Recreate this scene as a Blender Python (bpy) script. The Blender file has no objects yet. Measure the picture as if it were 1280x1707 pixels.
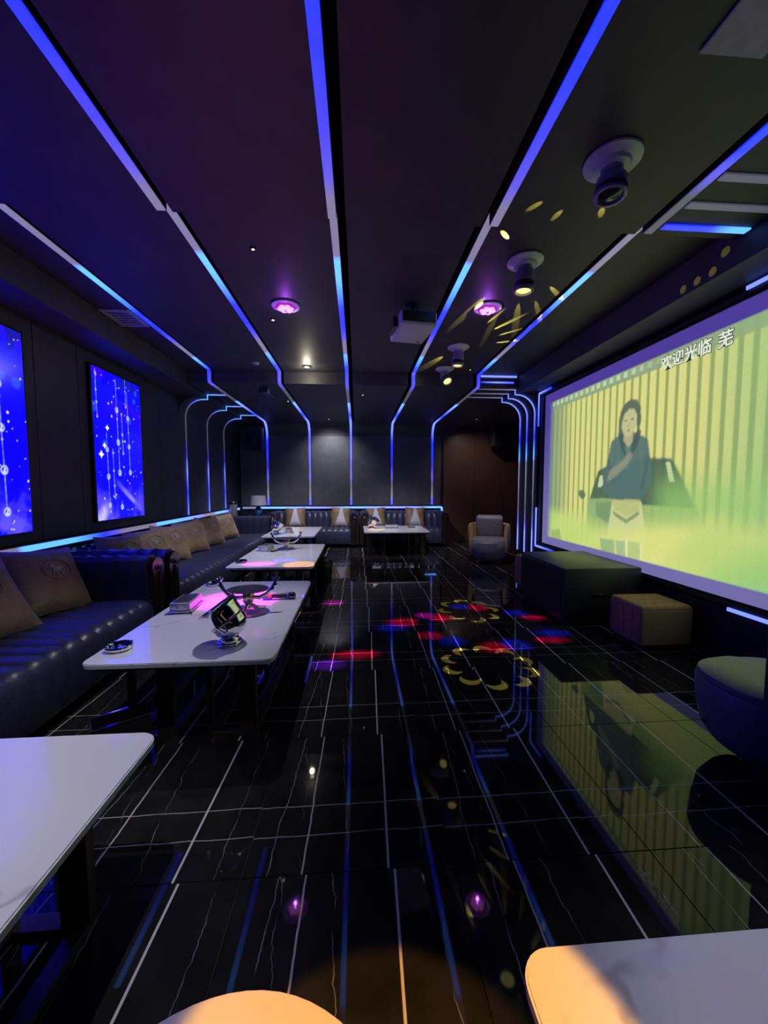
import bpy, bmesh, math, random
import numpy as np
from mathutils import Vector, Matrix
random.seed(7)
SC = bpy.context.scene
COL = SC.collection
R = math.radians

# ------------------------------------------------------------------ camera / world / exposure
cam_d = bpy.data.cameras.new('camera')
cam = bpy.data.objects.new('camera', cam_d); COL.objects.link(cam)
cam.location = (0, 0, 1.34)
cam.rotation_euler = (R(90 - 3.80), 0, R(-4.013))
cam_d.sensor_fit = 'HORIZONTAL'; cam_d.sensor_width = 36; cam_d.lens = 18.0
cam_d.clip_start = 0.02
SC.camera = cam
w = bpy.data.worlds.new('world'); SC.world = w; w.use_nodes = True
w.node_tree.nodes['Background'].inputs[0].default_value = (0.30, 0.30, 0.75, 1)
w.node_tree.nodes['Background'].inputs[1].default_value = 0.02
SC.view_settings.view_transform = 'Standard'
SC.view_settings.look = 'None'
SC.view_settings.gamma = 1
SC.view_settings.use_curve_mapping = False
SC.view_settings.exposure = 0.0

# ------------------------------------------------------------------ node material helpers
def new_mat(name):
    m = bpy.data.materials.new(name); m.use_nodes = True
    nt = m.node_tree; b = nt.nodes['Principled BSDF']
    return m, nt, b
def math_node(nt, op, a, b=None, c=None, clamp=False):
    n = nt.nodes.new('ShaderNodeMath'); n.operation = op; n.use_clamp = clamp
    for i, v in enumerate((a, b, c)):
        if v is None: continue
        if isinstance(v, (int, float)): n.inputs[i].default_value = v
        else: nt.links.new(v, n.inputs[i])
    return n.outputs[0]
def noise(nt, vec, scale, detail=3, rough=.5, dim='3D', w=None):
    n = nt.nodes.new('ShaderNodeTexNoise'); n.noise_dimensions = dim
    n.inputs['Scale'].default_value = scale; n.inputs['Detail'].default_value = detail
    n.inputs['Roughness'].default_value = rough
    if vec is not None: nt.links.new(vec, n.inputs['Vector'])
    if w is not None: nt.links.new(w, n.inputs['W'])
    return n.outputs[0]
def maprange(nt, v, a, b, c=0., d=1., smooth=True):
    n = nt.nodes.new('ShaderNodeMapRange'); n.interpolation_type = 'SMOOTHSTEP' if smooth else 'LINEAR'
    nt.links.new(v, n.inputs[0])
    for i, x in enumerate((a, b, c, d)): n.inputs[i + 1].default_value = x
    return n.outputs[0]
def mixc(nt, f, a, b):
    n = nt.nodes.new('ShaderNodeMix'); n.data_type = 'RGBA'
    if isinstance(f, (int, float)): n.inputs[0].default_value = f
    else: nt.links.new(f, n.inputs[0])
    for i, v in ((6, a), (7, b)):
        if isinstance(v, tuple): n.inputs[i].default_value = (*v, 1)
        else: nt.links.new(v, n.inputs[i])
    return n.outputs[2]
def bump(nt, b, h, strength=.2, dist=.01):
    n = nt.nodes.new('ShaderNodeBump'); n.inputs['Strength'].default_value = strength
    n.inputs['Distance'].default_value = dist
    nt.links.new(h, n.inputs['Height']); nt.links.new(n.outputs[0], b.inputs['Normal'])
def objco(nt): return nt.nodes.new('ShaderNodeTexCoord').outputs['Object']

def plain(name, col, rough=.5, metal=0., var=.12, scale=20., bmp=0., spec=.5, coat=0.):
    m, nt, b = new_mat(name)
    co = objco(nt); nz = noise(nt, co, scale, 3)
    f = maprange(nt, nz, .3, .7)
    nt.links.new(mixc(nt, f, tuple(c * (1 - var) for c in col), tuple(min(1, c * (1 + var)) for c in col)), b.inputs['Base Color'])
    b.inputs['Roughness'].default_value = rough; b.inputs['Metallic'].default_value = metal
    b.inputs['Specular IOR Level'].default_value = spec
    b.inputs['Coat Weight'].default_value = coat
    if bmp: bump(nt, b, nz, bmp, .004)
    return m
def emit(name, col, s=1., base=.05):
    m, nt, b = new_mat(name)
    b.inputs['Base Color'].default_value = (base, base, base, 1)
    b.inputs['Emission Color'].default_value = (*col, 1); b.inputs['Emission Strength'].default_value = s
    return m

M = {}
M['wall'] = plain('wall_charcoal', (.085, .085, .098), .55, scale=6, bmp=.05)
M['wall_navy'] = plain('wall_navy', (.035, .035, .055), .5, scale=6, bmp=.05)
M['black'] = plain('black_paint', (.012, .012, .014), .5)
M['ceil'] = plain('ceiling_black', (.042, .039, .048), .55, scale=5, bmp=.04)
M['ceil_dark'] = plain('ceiling_void', (.010, .010, .011), .8)
M['grout'] = plain('grout', (.006, .006, .006), .7)
M['leather'] = plain('leather_navy', (.032, .036, .074), .36, scale=60, var=.2, bmp=.12)
M['leather_black'] = plain('leather_black', (.012, .012, .016), .4, scale=60, var=.2, bmp=.1)
M['wood_dark'] = plain('wood_dark_gloss', (.018, .012, .010), .2, scale=12)
M['tan'] = plain('tan_velvet', (.46, .28, .13), .85, scale=80, var=.2, bmp=.2, spec=.2)
M['grey_leather'] = plain('grey_leather', (.22, .21, .22), .42, scale=70, var=.15, bmp=.1)
M['chrome'] = plain('chrome', (.80, .80, .82), .08, 1., var=.05)
M['chrome_dark'] = plain('chrome_dark', (.16, .16, .19), .10, 1., var=.05)
M['gold'] = plain('champagne_metal', (.70, .52, .36), .2, 1., var=.08)
M['bronze'] = plain('bronze_leg', (.13, .10, .075), .35, .7, var=.15)
M['white_plastic'] = plain('white_plastic', (.62, .62, .66), .3, var=.04)
M['black_plastic'] = plain('black_plastic', (.015, .015, .017), .3)
M['lav_plastic'] = plain('tinted_plastic', (.26, .23, .36), .15, var=.08)
M['shade'] = plain('lamp_shade_linen', (.30, .30, .38), .8, scale=90, bmp=.1)
M['glass_blue'] = plain('blue_glass', (.03, .10, .30), .06, var=.1, coat=1.)
M['frame'] = plain('display_frame', (.01, .01, .012), .35)
M['orange'] = plain('orange_plastic', (.75, .22, .05), .4)
M['blue_plastic'] = plain('blue_plastic', (.03, .10, .45), .35)
M['vent'] = plain('vent_grey', (.42, .42, .46), .5)
M['canister'] = plain('canister_steel', (.42, .38, .42), .35, .7)

def wood():
    m, nt, b = new_mat('brown_wood_panel')
    co = objco(nt)
    mp = nt.nodes.new('ShaderNodeMapping'); mp.inputs['Scale'].default_value = (14, 14, 1.2)
    nt.links.new(co, mp.inputs[0])
    f = noise(nt, mp.outputs[0], 3, 5, .6)
    nt.links.new(mixc(nt, f, (.060, .032, .024), (.13, .072, .050)), b.inputs['Base Color'])
    b.inputs['Roughness'].default_value = .35
    return m
M['wood'] = wood()

def cushion_mat():
    m, nt, b = new_mat('brown_satin')
    co = objco(nt)
    n1 = noise(nt, co, 9, 4, .6)
    nt.links.new(mixc(nt, maprange(nt, n1, .3, .7), (.190, .122, .068), (.285, .195, .115)), b.inputs['Base Color'])
    b.inputs['Roughness'].default_value = .45; b.inputs['Sheen Weight'].default_value = .3
    bump(nt, b, n1, .5, .02)
    return m
M['cushion'] = cushion_mat()
def cushion2_mat():
    m, nt, b = new_mat('brown_white_cushion')
    co = objco(nt); s = nt.nodes.new('ShaderNodeSeparateXYZ'); nt.links.new(co, s.inputs[0])
    t = math_node(nt, 'SUBTRACT', .5, math_node(nt, 'DIVIDE', s.outputs[1], .46), clamp=True)
    wd = math_node(nt, 'ADD', .030, math_node(nt, 'MULTIPLY', math_node(nt, 'POWER', t, 1.8), .125))
    d = math_node(nt, 'SUBTRACT', math_node(nt, 'ABSOLUTE', s.outputs[0]), wd)
    f = maprange(nt, d, -.002, .002)
    n1 = noise(nt, co, 9, 4, .6)
    br = mixc(nt, maprange(nt, n1, .3, .7), (.17, .105, .05), (.26, .17, .09))
    nt.links.new(mixc(nt, f, (.50, .50, .54), br), b.inputs['Base Color'])
    b.inputs['Roughness'].default_value = .55
    bump(nt, b, n1, .35, .02)
    return m
M['cushion2'] = cushion2_mat()

def marble():
    m, nt, b = new_mat('white_marble')
    co = objco(nt)
    n1 = noise(nt, co, 1.7, 4, .6)
    s = nt.nodes.new('ShaderNodeSeparateXYZ'); nt.links.new(co, s.inputs[0])
    a = math_node(nt, 'ADD', math_node(nt, 'MULTIPLY', s.outputs[0], .9), math_node(nt, 'MULTIPLY', s.outputs[1], -1.35))
    a = math_node(nt, 'ADD', a, math_node(nt, 'MULTIPLY', n1, 1.1))
    fr = math_node(nt, 'ABSOLUTE', math_node(nt, 'SUBTRACT', math_node(nt, 'FRACT', math_node(nt, 'MULTIPLY', a, .9)), .5))
    v = maprange(nt, fr, .0, .022, 1., 0.)
    n2 = noise(nt, co, 5, 2)
    v = math_node(nt, 'MULTIPLY', v, maprange(nt, n2, .38, .6))
    nt.links.new(mixc(nt, v, (.72, .72, .75), (.50, .49, .52)), b.inputs['Base Color'])
    b.inputs['Roughness'].default_value = .10; b.inputs['Specular IOR Level'].default_value = .5
    return m
M['marble'] = marble()

def floor_tile():
    m, nt, b = new_mat('black_veined_tile')
    co = objco(nt)
    oi = nt.nodes.new('ShaderNodeObjectInfo')
    s = nt.nodes.new('ShaderNodeSeparateXYZ'); nt.links.new(co, s.inputs[0])
    u, v = s.outputs[0], s.outputs[1]
    wv = math_node(nt, 'MULTIPLY', math_node(nt, 'ROUND', math_node(nt, 'MULTIPLY', oi.outputs['Random'], 3)), 3.7)
    def vein(along, across, pos, slope, amp, fsc, width, strength, seed, patchy=0.):
        cb = nt.nodes.new('ShaderNodeCombineXYZ'); nt.links.new(along, cb.inputs[0]); cb.inputs[1].default_value = seed
        nz = noise(nt, cb.outputs[0], fsc, 4, .6, '4D', wv)
        off = math_node(nt, 'MULTIPLY', math_node(nt, 'SUBTRACT', nz, .5), amp * 2)
        c = math_node(nt, 'ADD', math_node(nt, 'MULTIPLY', along, slope), pos)
        c = math_node(nt, 'ADD', c, off)
        d = math_node(nt, 'ABSOLUTE', math_node(nt, 'SUBTRACT', across, c))
        r = maprange(nt, d, width * .45, width, strength, 0.)
        if patchy:
            n3 = noise(nt, cb.outputs[0], 7., 2, .5, '4D', wv)
            r = math_node(nt, 'MULTIPLY', r, maprange(nt, n3, patchy - .12, patchy + .12))
        return r
    L = [vein(v, u, .148, .030, .0015, 3, .0055, 1., 1.),
         vein(v, u, -.157, .022, .010, 5, .0042, .75, 2.),
         vein(v, u, -.262, .06, .035, 5, .0022, .45, 3., .45),
         vein(v, u, -.03, -.08, .050, 5, .0020, .35, 4., .5),
         vein(v, u, .285, .05, .045, 5, .0020, .35, 5., .5),
         vein(v, u, -.20, -.10, .050, 6, .0018, .35, 6., .55),
         vein(u, v, -.080, .010, .012, 6, .0028, .55, 7., .30),
         vein(u, v, -.215, .012, .012, 6, .0028, .50, 8., .36)]
    t = L[0]
    for x in L[1:]: t = math_node(nt, 'MAXIMUM', t, x)
    cl = noise(nt, co, 6, 4)
    base = mixc(nt, maprange(nt, cl, .35, .7), (.012, .0115, .012), (.021, .020, .020))
    nt.links.new(mixc(nt, t, base, (.64, .60, .62)), b.inputs['Base Color'])
    b.inputs['Roughness'].default_value = .03; b.inputs['Specular IOR Level'].default_value = .28
    return m
M['tile'] = floor_tile()

def attr_emit(name, attr, s=1., base=.05, rough=.4):
    m, nt, b = new_mat(name)
    a = nt.nodes.new('ShaderNodeAttribute'); a.attribute_name = attr
    b.inputs['Base Color'].default_value = (base, base, base, 1); b.inputs['Roughness'].default_value = rough
    nt.links.new(a.outputs['Color'], b.inputs['Emission Color']); b.inputs['Emission Strength'].default_value = s
    return m
M['led'] = attr_emit('led_diffuser', 'glow', 1.0, .30)
M['picture'] = attr_emit('projected_picture', 'glow', 1.0, .10, .7)
M['display'] = attr_emit('display_picture', 'glow', 2.0, .01, .2)

# ------------------------------------------------------------------ mesh helpers
class MB:
    def __init__(s): s.v = []; s.f = []; s.sm = []
    def add(s, v, f, smooth=False):
        o = len(s.v); s.v += [tuple(p) for p in v]; s.f += [tuple(i + o for i in q) for q in f]; s.sm += [smooth] * len(f); return s
    def box(s, x0, x1, y0, y1, z0, z1):
        v = [(x, y, z) for z in (z0, z1) for y in (y0, y1) for x in (x0, x1)]
        return s.add(v, [(0, 2, 3, 1), (4, 5, 7, 6), (0, 1, 5, 4), (2, 6, 7, 3), (0, 4, 6, 2), (1, 3, 7, 5)])
    def rbox(s, x0, x1, y0, y1, z0, z1, r=.02, seg=3):
        bm = bmesh.new(); bmesh.ops.create_cube(bm, size=1)
        for q in bm.verts: q.co = Vector(((x0 + x1) / 2 + q.co.x * (x1 - x0), (y0 + y1) / 2 + q.co.y * (y1 - y0), (z0 + z1) / 2 + q.co.z * (z1 - z0)))
        bmesh.ops.bevel(bm, geom=bm.edges[:], offset=r, segments=seg, profile=.5, affect='EDGES')
        bm.verts.index_update(); s.add([q.co[:] for q in bm.verts], [[a.index for a in f.verts] for f in bm.faces], True); bm.free(); return s
    def lathe(s, prof, mat=None, n=24, sx=1., sy=1., smooth=True):
        v = []; f = []
        for (r, z) in prof:
            for k in range(n):
                a = 2 * math.pi * k / n; p = Vector((r * math.cos(a) * sx, r * math.sin(a) * sy, z)); v.append(mat @ p if mat else p)
        m = len(prof)
        for i in range(m - 1):
            for k in range(n): f.append((i * n + k, i * n + (k + 1) % n, (i + 1) * n + (k + 1) % n, (i + 1) * n + k))
        if prof[0][0] > 1e-5: f.append(tuple(range(n - 1, -1, -1)))
        if prof[-1][0] > 1e-5: f.append(tuple((m - 1) * n + k for k in range(n)))
        return s.add(v, f, smooth)
    def tube(s, pts, rad, n=10):
        pts = [Vector(p) for p in pts]; rad = rad if isinstance(rad, (list, tuple)) else [rad] * len(pts)
        v = []; f = []; prev = None
        for i, p in enumerate(pts):
            t = (pts[min(i + 1, len(pts) - 1)] - pts[max(i - 1, 0)]).normalized()
            a = prev if prev is not None else (Vector((0, 0, 1)) if abs(t.z) < .9 else Vector((1, 0, 0)))
            a = (a - t * a.dot(t)).normalized(); prev = a; c = t.cross(a)
            for k in range(n):
                g = 2 * math.pi * k / n; v.append(p + (a * math.cos(g) + c * math.sin(g)) * rad[i])
        for i in range(len(pts) - 1):
            for k in range(n): f.append((i * n + k, i * n + (k + 1) % n, (i + 1) * n + (k + 1) % n, (i + 1) * n + k))
        f.append(tuple(range(n - 1, -1, -1))); f.append(tuple((len(pts) - 1) * n + k for k in range(n)))
        return s.add(v, f, True)
    def prism(s, poly, h0, h1, fn=None):
        n = len(poly); v = [(x, y, h0) for x, y in poly] + [(x, y, h1) for x, y in poly]
        if fn: v = [fn(*p) for p in v]
        f = [tuple(range(n - 1, -1, -1)), tuple(range(n, 2 * n))] + [(i, (i + 1) % n, n + (i + 1) % n, n + i) for i in range(n)]
        return s.add(v, f)
    def build(s, name, mat, parent=None, loc=None, rot=None, fix=True):
        me = bpy.data.meshes.new(name); me.from_pydata([tuple(p) for p in s.v], [], s.f)
        for p, q in zip(me.polygons, s.sm): p.use_smooth = q
        if fix:
            bm = bmesh.new(); bm.from_mesh(me); bmesh.ops.recalc_face_normals(bm, faces=bm.faces); bm.to_mesh(me); bm.free()
            for p, q in zip(me.polygons, s.sm): p.use_smooth = q
        me.materials.append(M[mat] if isinstance(mat, str) else mat)
        if any(s.sm): me.set_sharp_from_angle(angle=R(42))
        o = bpy.data.objects.new(name, me); COL.objects.link(o)
        if parent is not None: o.parent = parent
        if loc is not None: o.location = loc
        if rot is not None: o.rotation_euler = rot
        return o
def tag(o, label, cat, group=None):
    o['label'] = label; o['category'] = cat
    if group: o['group'] = group
    return o
def struct(o, label=None, cat=None):
    o['kind'] = 'structure'
    if label: o['label'] = label
    if cat: o['category'] = cat
    return o
def thing(name, label, cat, loc=(0, 0, 0), rz=0., group=None):
    o = bpy.data.objects.new(name, None); COL.objects.link(o); o.empty_display_size = .1
    o.location = loc; o.rotation_euler = (0, 0, rz)
    return tag(o, label, cat, group)
def copy_tree(root, label, loc, rz=0., group=None):
    r = root.copy(); COL.objects.link(r); r.location = loc; r.rotation_euler = (0, 0, rz); r['label'] = label
    if group: r['group'] = group
    def rec(a, b):
        for ch in [c for c in COL.objects if c.parent is a]:
            c = ch.copy(); COL.objects.link(c); c.parent = b; rec(ch, c)
    rec(root, r); return r
def rrect(x0, x1, y0, y1, r, n=6):
    out = []
    for cx, cy, a0 in ((x1 - r, y1 - r, 0), (x0 + r, y1 - r, 90), (x0 + r, y0 + r, 180), (x1 - r, y0 + r, 270)):
        for k in range(n + 1):
            a = R(a0 + 90 * k / n); out.append((cx + r * math.cos(a), cy + r * math.sin(a)))
    return out

# ------------------------------------------------------------------ the room
XL, XR, YB = -2.80, 2.80, 9.34
ZN, ZM, ZF = 2.93, 3.01, 2.84          # ceiling levels: near, middle, far
YS, YK = 2.42, 5.80                    # ceiling steps
STR = [-2.11, -1.12, -.14, .845, 1.835]

fl = struct(MB().box(-2.95, 4.1, -1.6, 9.6, -.20, -.012).build('floor', 'grout'), 'black polished stone floor with white veins', 'floor')
T = .735
tm = None
for i in range(-4, 6):
    for j in range(-4, 12):
        x0 = -.40 + i * T; y0 = 1.26 + j * T
        if x0 > 4.05 or y0 > 9.3: continue
        if tm is None:
            o = MB().rbox(-T / 2 + .001, T / 2 - .001, -T / 2 + .001, T / 2 - .001, -.012, 0, .0012, 1).build('floor_tile', 'tile', fl)
            for p in o.data.polygons: p.use_smooth = False
            tm = o.data
        else:
            o = bpy.data.objects.new('floor_tile', tm); COL.objects.link(o); o.parent = fl
        o.location = (x0 + T / 2, y0 + T / 2, 0)

# ceiling: base slab + hung panels between the light strips
ce = struct(MB().box(-2.95, 4.1, -1.6, 9.6, 3.22, 3.35).build('ceiling', 'ceil_dark'), 'black stepped ceiling with hung panels', 'ceiling')
spans = [(-2.43, -2.135), (-2.05, -1.145), (-1.06, -.165), (-.06, .765), (.87, 1.755), (1.86, 2.45)]
for (ya, yb, z) in ((-1.5, YS, ZN), (YS + .003, YK, ZM), (YK + .003, YB, ZF)):
    for a, b in spans:
        MB().box(a, b, ya, yb, z, 3.225).build('ceiling_panel', 'ceil', ce)
for a, b in zip(STR, STR):                       # dark backing carrying each strip
    for (ya, yb, z) in ((-1.5, YS, ZN), (YS + .003, YK, ZM), (YK + .003, YB, ZF)):
        MB().box(a - .027, a + .027, ya, yb, z + .010, 3.225).build('strip_channel', 'ceil_dark', ce)
MB().box(XL - .1, -2.433, -1.5, YB, 2.768, 3.22).build('soffit', 'ceil', ce)
MB().box(2.455, XR + .1, -1.5, 6.5, 2.768, 3.22).build('soffit', 'ceil', ce)
MB().box(2.433, 4.1, 6.503, YB, 2.80, 3.22).build('soffit', 'ceil', ce)

# left wall with flat panels
wl = struct(MB().box(XL - .16, XL - .02, -1.6, 9.6, 0, 3.3).build('wall_left', 'black'), 'dark navy panelled wall behind the sofas', 'wall')
ys = [-1.5, .1, 1.2, 2.42, 3.62, 4.15, 5.76, 6.57, 7.48, 8.38, YB]
for a, b in zip(ys[:-1], ys[1:]):
    MB().rbox(XL - .02, XL, a + .002, b - .002, .86, 2.9, .003, 1).build('wall_panel', 'wall_navy', wl)
ysl = np.linspace(-1.5, YB, 9)
for a, b in zip(ysl[:-1], ysl[1:]):
    MB().rbox(XL - .02, XL + .02, a + .002, b - .002, 0, .775, .004, 1).build('lower_panel', 'black', wl)
MB().box(XL - .02, XL + .035, -1.5, YB, .775, .855).build('ledge', 'black', wl)

# back wall
wb = struct(MB().box(-2.95, 4.1, YB + .02, YB + .2, 0, 3.3).build('wall_back', 'black'), 'charcoal panelled wall at the far end', 'wall')
xs = [-2.78] + STR + [2.08]
for a, b in zip(xs[:-1], xs[1:]):
    MB().rbox(a + .035, b - .035, YB, YB + .02, .88, 2.8, .003, 1).build('wall_panel', 'wall', wb)
MB().box(-2.78, 2.10, YB - .04, YB + .02, .79, .875).build('ledge', 'black', wb)
MB().box(-2.78, 2.10, YB - .01, YB + .02, 0, .79).build('lower_panel', 'black', wb)
for a, b in ((2.105, 2.88), (2.885, 3.62), (3.625, 4.1)):
    MB().rbox(a, b, YB - .03, YB + .02, 0, 2.8, .003, 1).build('wood_panel', 'wood', wb)

# right wall (screen wall), its return and the niche behind
wr = struct(MB().box(XR + .02, XR + .2, -1.6, 6.5, 0, 3.3).build('wall_right', 'black'), 'black wall that carries the projection screen', 'wall')
MB().box(XR - .02, XR + .02, 5.80, 6.5, 0, 2.8).build('pilaster', 'black', wr)
MB().box(XR + .2, 4.1, 6.36, 6.5, 0, 3.3).build('return_panel', 'black', wr)
MB().rbox(XR - .01, XR + .02, -1.5, 2.2, 0, .42, .003, 1).build('lower_panel', 'black', wr)
MB().rbox(XR - .01, XR + .02, 2.203, 3.9, 0, .42, .003, 1).build('lower_panel', 'black', wr)
MB().rbox(XR - .01, XR + .02, 3.903, 5.79, 0, .42, .003, 1).build('lower_panel', 'black', wr)
struct(MB().box(4.0, 4.1, 6.5, 9.6, 0, 3.3).build('wall_niche', 'wood'), 'dark brown side wall of the far niche', 'wall')
struct(MB().box(-2.95, 4.1, -1.75, -1.6, 0, 3.3).build('wall_front', 'black'), 'black wall behind the camera', 'wall')

# cove fillers: quarter rounds
def cove(name, pts, label):
    mb = MB()
    return mb, pts
def arc(cx, cy, r, a0, a1, n=8): return [(cx + r * math.cos(R(a0 + (a1 - a0) * k / n)), cy + r * math.sin(R(a0 + (a1 - a0) * k / n))) for k in range(n + 1)]
# back: from ceiling (y=YB-.36,z=ZF) down to wall (y=YB,z=ZF-.36)
pf = arc(YB - .30, ZF - .30, .30, 90, 0) + [(YB + .01, ZF + .02)]
struct(MB().prism(pf, -2.43, 2.43, lambda a, b, h: (h, a, b)).build('trim_1', 'ceil'), 'curved cove between far ceiling and back wall', 'trim')
pf = arc(-2.498, 2.467, .300, 90, 180) + [(XL - .01, 2.775)]
struct(MB().prism(pf, 6.35, YB, lambda a, b, h: (a, h, b)).build('trim_2', 'wall_navy'), 'curved cove under the left soffit', 'trim')
pf = arc(2.482, 2.467, .300, 90, 0) + [(XR + .01, 2.775)]
struct(MB().prism(pf, 5.80, 6.5, lambda a, b, h: (a, h, b)).build('trim_3', 'black'), 'curved cove over the black pilaster', 'trim')

# ------------------------------------------------------------------ LED strips
C_ = (.16, .62, 2.2); B_ = (.006, .032, 1.8); D_ = (.012, .012, .55); V_ = (.11, .09, .80); G_ = (.20, .18, .30); W_ = (.26, .36, 1.9); K_ = (.06, .06, .09)  # G_ and K_ paint a faint glow on unlit diffuser lengths, for ambient light
def strip(name, pts, side, width, keys, label, thick=.010, group=None, gain=1.):
    """ribbon along pts; keys = [(s, colour)] with s = distance in metres"""
    P = [Vector(p) for p in pts]; side = Vector(side)
    fine = [P[0]]; cum = [0.]
    for a, b in zip(P[:-1], P[1:]):
        n = max(1, int((b - a).length / .06))
        for k in range(1, n + 1):
            q = a.lerp(b, k / n); cum.append(cum[-1] + (q - fine[-1]).length); fine.append(q)
    v = []; f = []; cols = []
    for i, p in enumerate(fine):
        t = (fine[min(i + 1, len(fine) - 1)] - fine[max(i - 1, 0)]).normalized()
        n = t.cross(side).normalized()
        for sx, sn in ((-1, -1), (1, -1), (1, 1), (-1, 1)): v.append(p + side * (sx * width / 2) + n * (sn * thick / 2))
        s = cum[i]; c = keys[0][1]
        for (s0, c0), (s1, c1) in zip(keys[:-1], keys[1:]):
            if s0 <= s <= s1: c = tuple(x + (y - x) * ((s - s0) / max(1e-6, s1 - s0)) for x, y in zip(c0, c1)); break
            if s > s1: c = c1
        cols += [tuple(x * gain for x in c)] * 4
    for i in range(len(fine) - 1):
        for k in range(4): f.append((4 * i + k, 4 * i + (k + 1) % 4, 4 * i + 4 + (k + 1) % 4, 4 * i + 4 + k))
    f.append((3, 2, 1, 0)); e = 4 * (len(fine) - 1); f.append((e, e + 1, e + 2, e + 3))
    mb = MB(); mb.add(v, f); o = mb.build(name, 'led')
    at = o.data.color_attributes.new('glow', 'FLOAT_COLOR', 'POINT')
    at.data.foreach_set('color', np.array([(*c, 1) for c in cols], dtype=np.float32).ravel())
    return tag(o, label, 'light strip', group)
order = ['leftmost', 'second from the left', 'middle', 'second from the right', 'rightmost']
Xax, Yax, Zax = (1, 0, 0), (0, 1, 0), (0, 0, 1)
for k, x in enumerate(STR):
    strip('led_strip', [(x, -1.4, ZN + .004), (x, YS - .01, ZN + .004)], Xax, .048,
          [(0, B_), (2.9, B_), (3.25, (.05, .05, .85)), (3.5, V_), (3.65, G_), (3.82, G_)] if k < 4 else [(0, B_), (3.2, B_), (3.35, V_), (3.5, K_), (3.82, K_)],
          'blue light strip on the near ceiling above the camera, %s of five' % order[k])
    kk = [(0, G_), (.50, G_), (.52, C_), (.8, C_), (1.3, B_), (1.75, B_), (2.05, V_), (2.15, G_), (2.55, G_), (2.60, C_), (3.1, B_), (3.36, B_),
          (3.60, V_), (3.9, K_), (4.7, K_), (4.75, C_), (5.2, W_), (5.9, B_), (6.6, W_), (7.0, W_), (7.35, B_), (7.9, D_), (8.2, V_), (8.35, K_), (8.7, G_), (8.75, B_), (9.2, W_)]
    sh = [.25, 0, 0, .02, .05][k]
    kk = [(max(0, s + (sh if 0 < s < 3.3 else 0)), c) for s, c in kk]
    path = [(x, YS + .01, ZM + .004), (x, YK - .03, ZM + .004), (x, YK - .006, ZM - .02), (x, YK - .006, ZF + .02), (x, YK + .03, ZF - .004), (x, YB - .31, ZF - .004)]
    path += [(x, a, b) for a, b in arc(YB - .30, ZF - .30, .30 - .006, 90, 0)][1:]
    path += [(x, YB - .006, ZF - .34), (x, YB - .006, .90)]
    strip('led_strip', path, Xax, .048, kk, 'blue strip from far ceiling down the back wall, %s of five' % order[k])

def arch(y, x0, x1, z0, xw, zend, label, keys, r=.29, wd=.024):
    s = 1 if xw > 0 else -1
    pts = [(x0, y, z0), (x1, y, z0), (x1, y, z0 - .075), (xw - s * r, y, z0 - .075)]
    pts += [(xw - s * r + s * r * math.sin(R(t)), y, z0 - .075 - r + r * math.cos(R(t))) for t in range(10, 91, 10)]
    pts += [(xw, y, zend)]
    return strip('led_strip', pts, Yax, wd, keys, label)
for n, y in (('nearest', 6.57), ('middle', 7.48), ('farthest', 8.38)):
    arch(y, -2.14, -2.43, ZF - .008, -2.788, .87, 'thin blue light strip arching down the left wall, %s of three' % n,
         [(0, W_), (.35, C_), (.6, V_), (.75, K_), (1.2, K_), (1.5, D_), (1.75, W_), (2.1, B_), (2.55, W_)])
for n, y in (('nearest', 5.90), ('middle', 6.17), ('farthest', 6.44)):
    arch(y, 1.87, 2.45, ZF - .008, 2.772, .25, 'thin blue light strip arching down the black pilaster, %s of three' % n,
         [(0, K_), (.5, G_), (.7, W_), (1.0, W_), (1.5, B_), (1.8, C_), (1.84, G_), (2.6, K_), (2.9, V_), (3.0, W_), (3.7, W_)])
strip('led_strip', [(1.87, YK - .012, ZM - .012), (2.425, YK - .012, ZM - .012)], Zax, .028, [(0, W_), (.6, W_)], 'short blue light strip across the far ceiling step, upper one')
strip('led_strip', [(1.87, YK - .012, ZM - .10), (2.38, YK - .012, ZM - .10)], Zax, .022, [(0, D_), (.25, W_), (.6, B_)], 'short blue light strip across the far ceiling step, lower one')
strip('led_strip', [(1.87, 2.33, ZN - .006), (2.425, 2.33, ZN - .006)], Yax, .045, [(0, D_), (.1, B_), (.3, B_), (.45, C_), (.6, C_)], 'bright blue cross strip at the near ceiling step on the right')
strip('led_strip', [(1.87, 2.15, ZN - .006), (2.425, 2.15, ZN - .006)], Yax, .045, [(0, K_), (.6, K_)], 'grey cross strip with painted faint glow next to the bright blue one on the near ceiling')
strip('led_strip', [(1.87, 1.95, ZN - .006), (2.425, 1.95, ZN - .006)], Yax, .045, [(0, K_), (.6, K_)], 'grey cross strip with painted faint glow nearest the right edge of the near ceiling')
# ledge strips
strip('led_strip', [(XL + .041, -1.4, .818), (XL + .041, YB - .10, .818)], Zax, .050,
      [(0, B_), (2.5, V_), (4.0, G_), (4.70, G_), (4.75, C_), (5.3, C_), (5.75, B_), (6.0, V_), (6.15, G_), (6.85, G_), (6.88, C_), (7.5, C_), (8.2, W_), (8.6, G_), (9.0, G_), (9.2, C_), (10.1, W_), (10.6, C_)],
      'blue light strip along the ledge of the left wall')
strip('led_strip', [(XL + .10, YB - .046, .835), (2.06, YB - .046, .835), (2.075, YB - .046, .82), (2.075, YB - .046, .60)], (0, -1, 0), .012,
      [(0, G_), (.35, G_), (.38, C_), (.8, C_), (1.6, W_), (2.2, G_), (2.5, C_), (3.5, W_), (4.1, W_), (4.3, G_), (4.5, C_), (5.2, C_)],
      'blue light strip along the ledge of the back wall', thick=.045)
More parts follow.
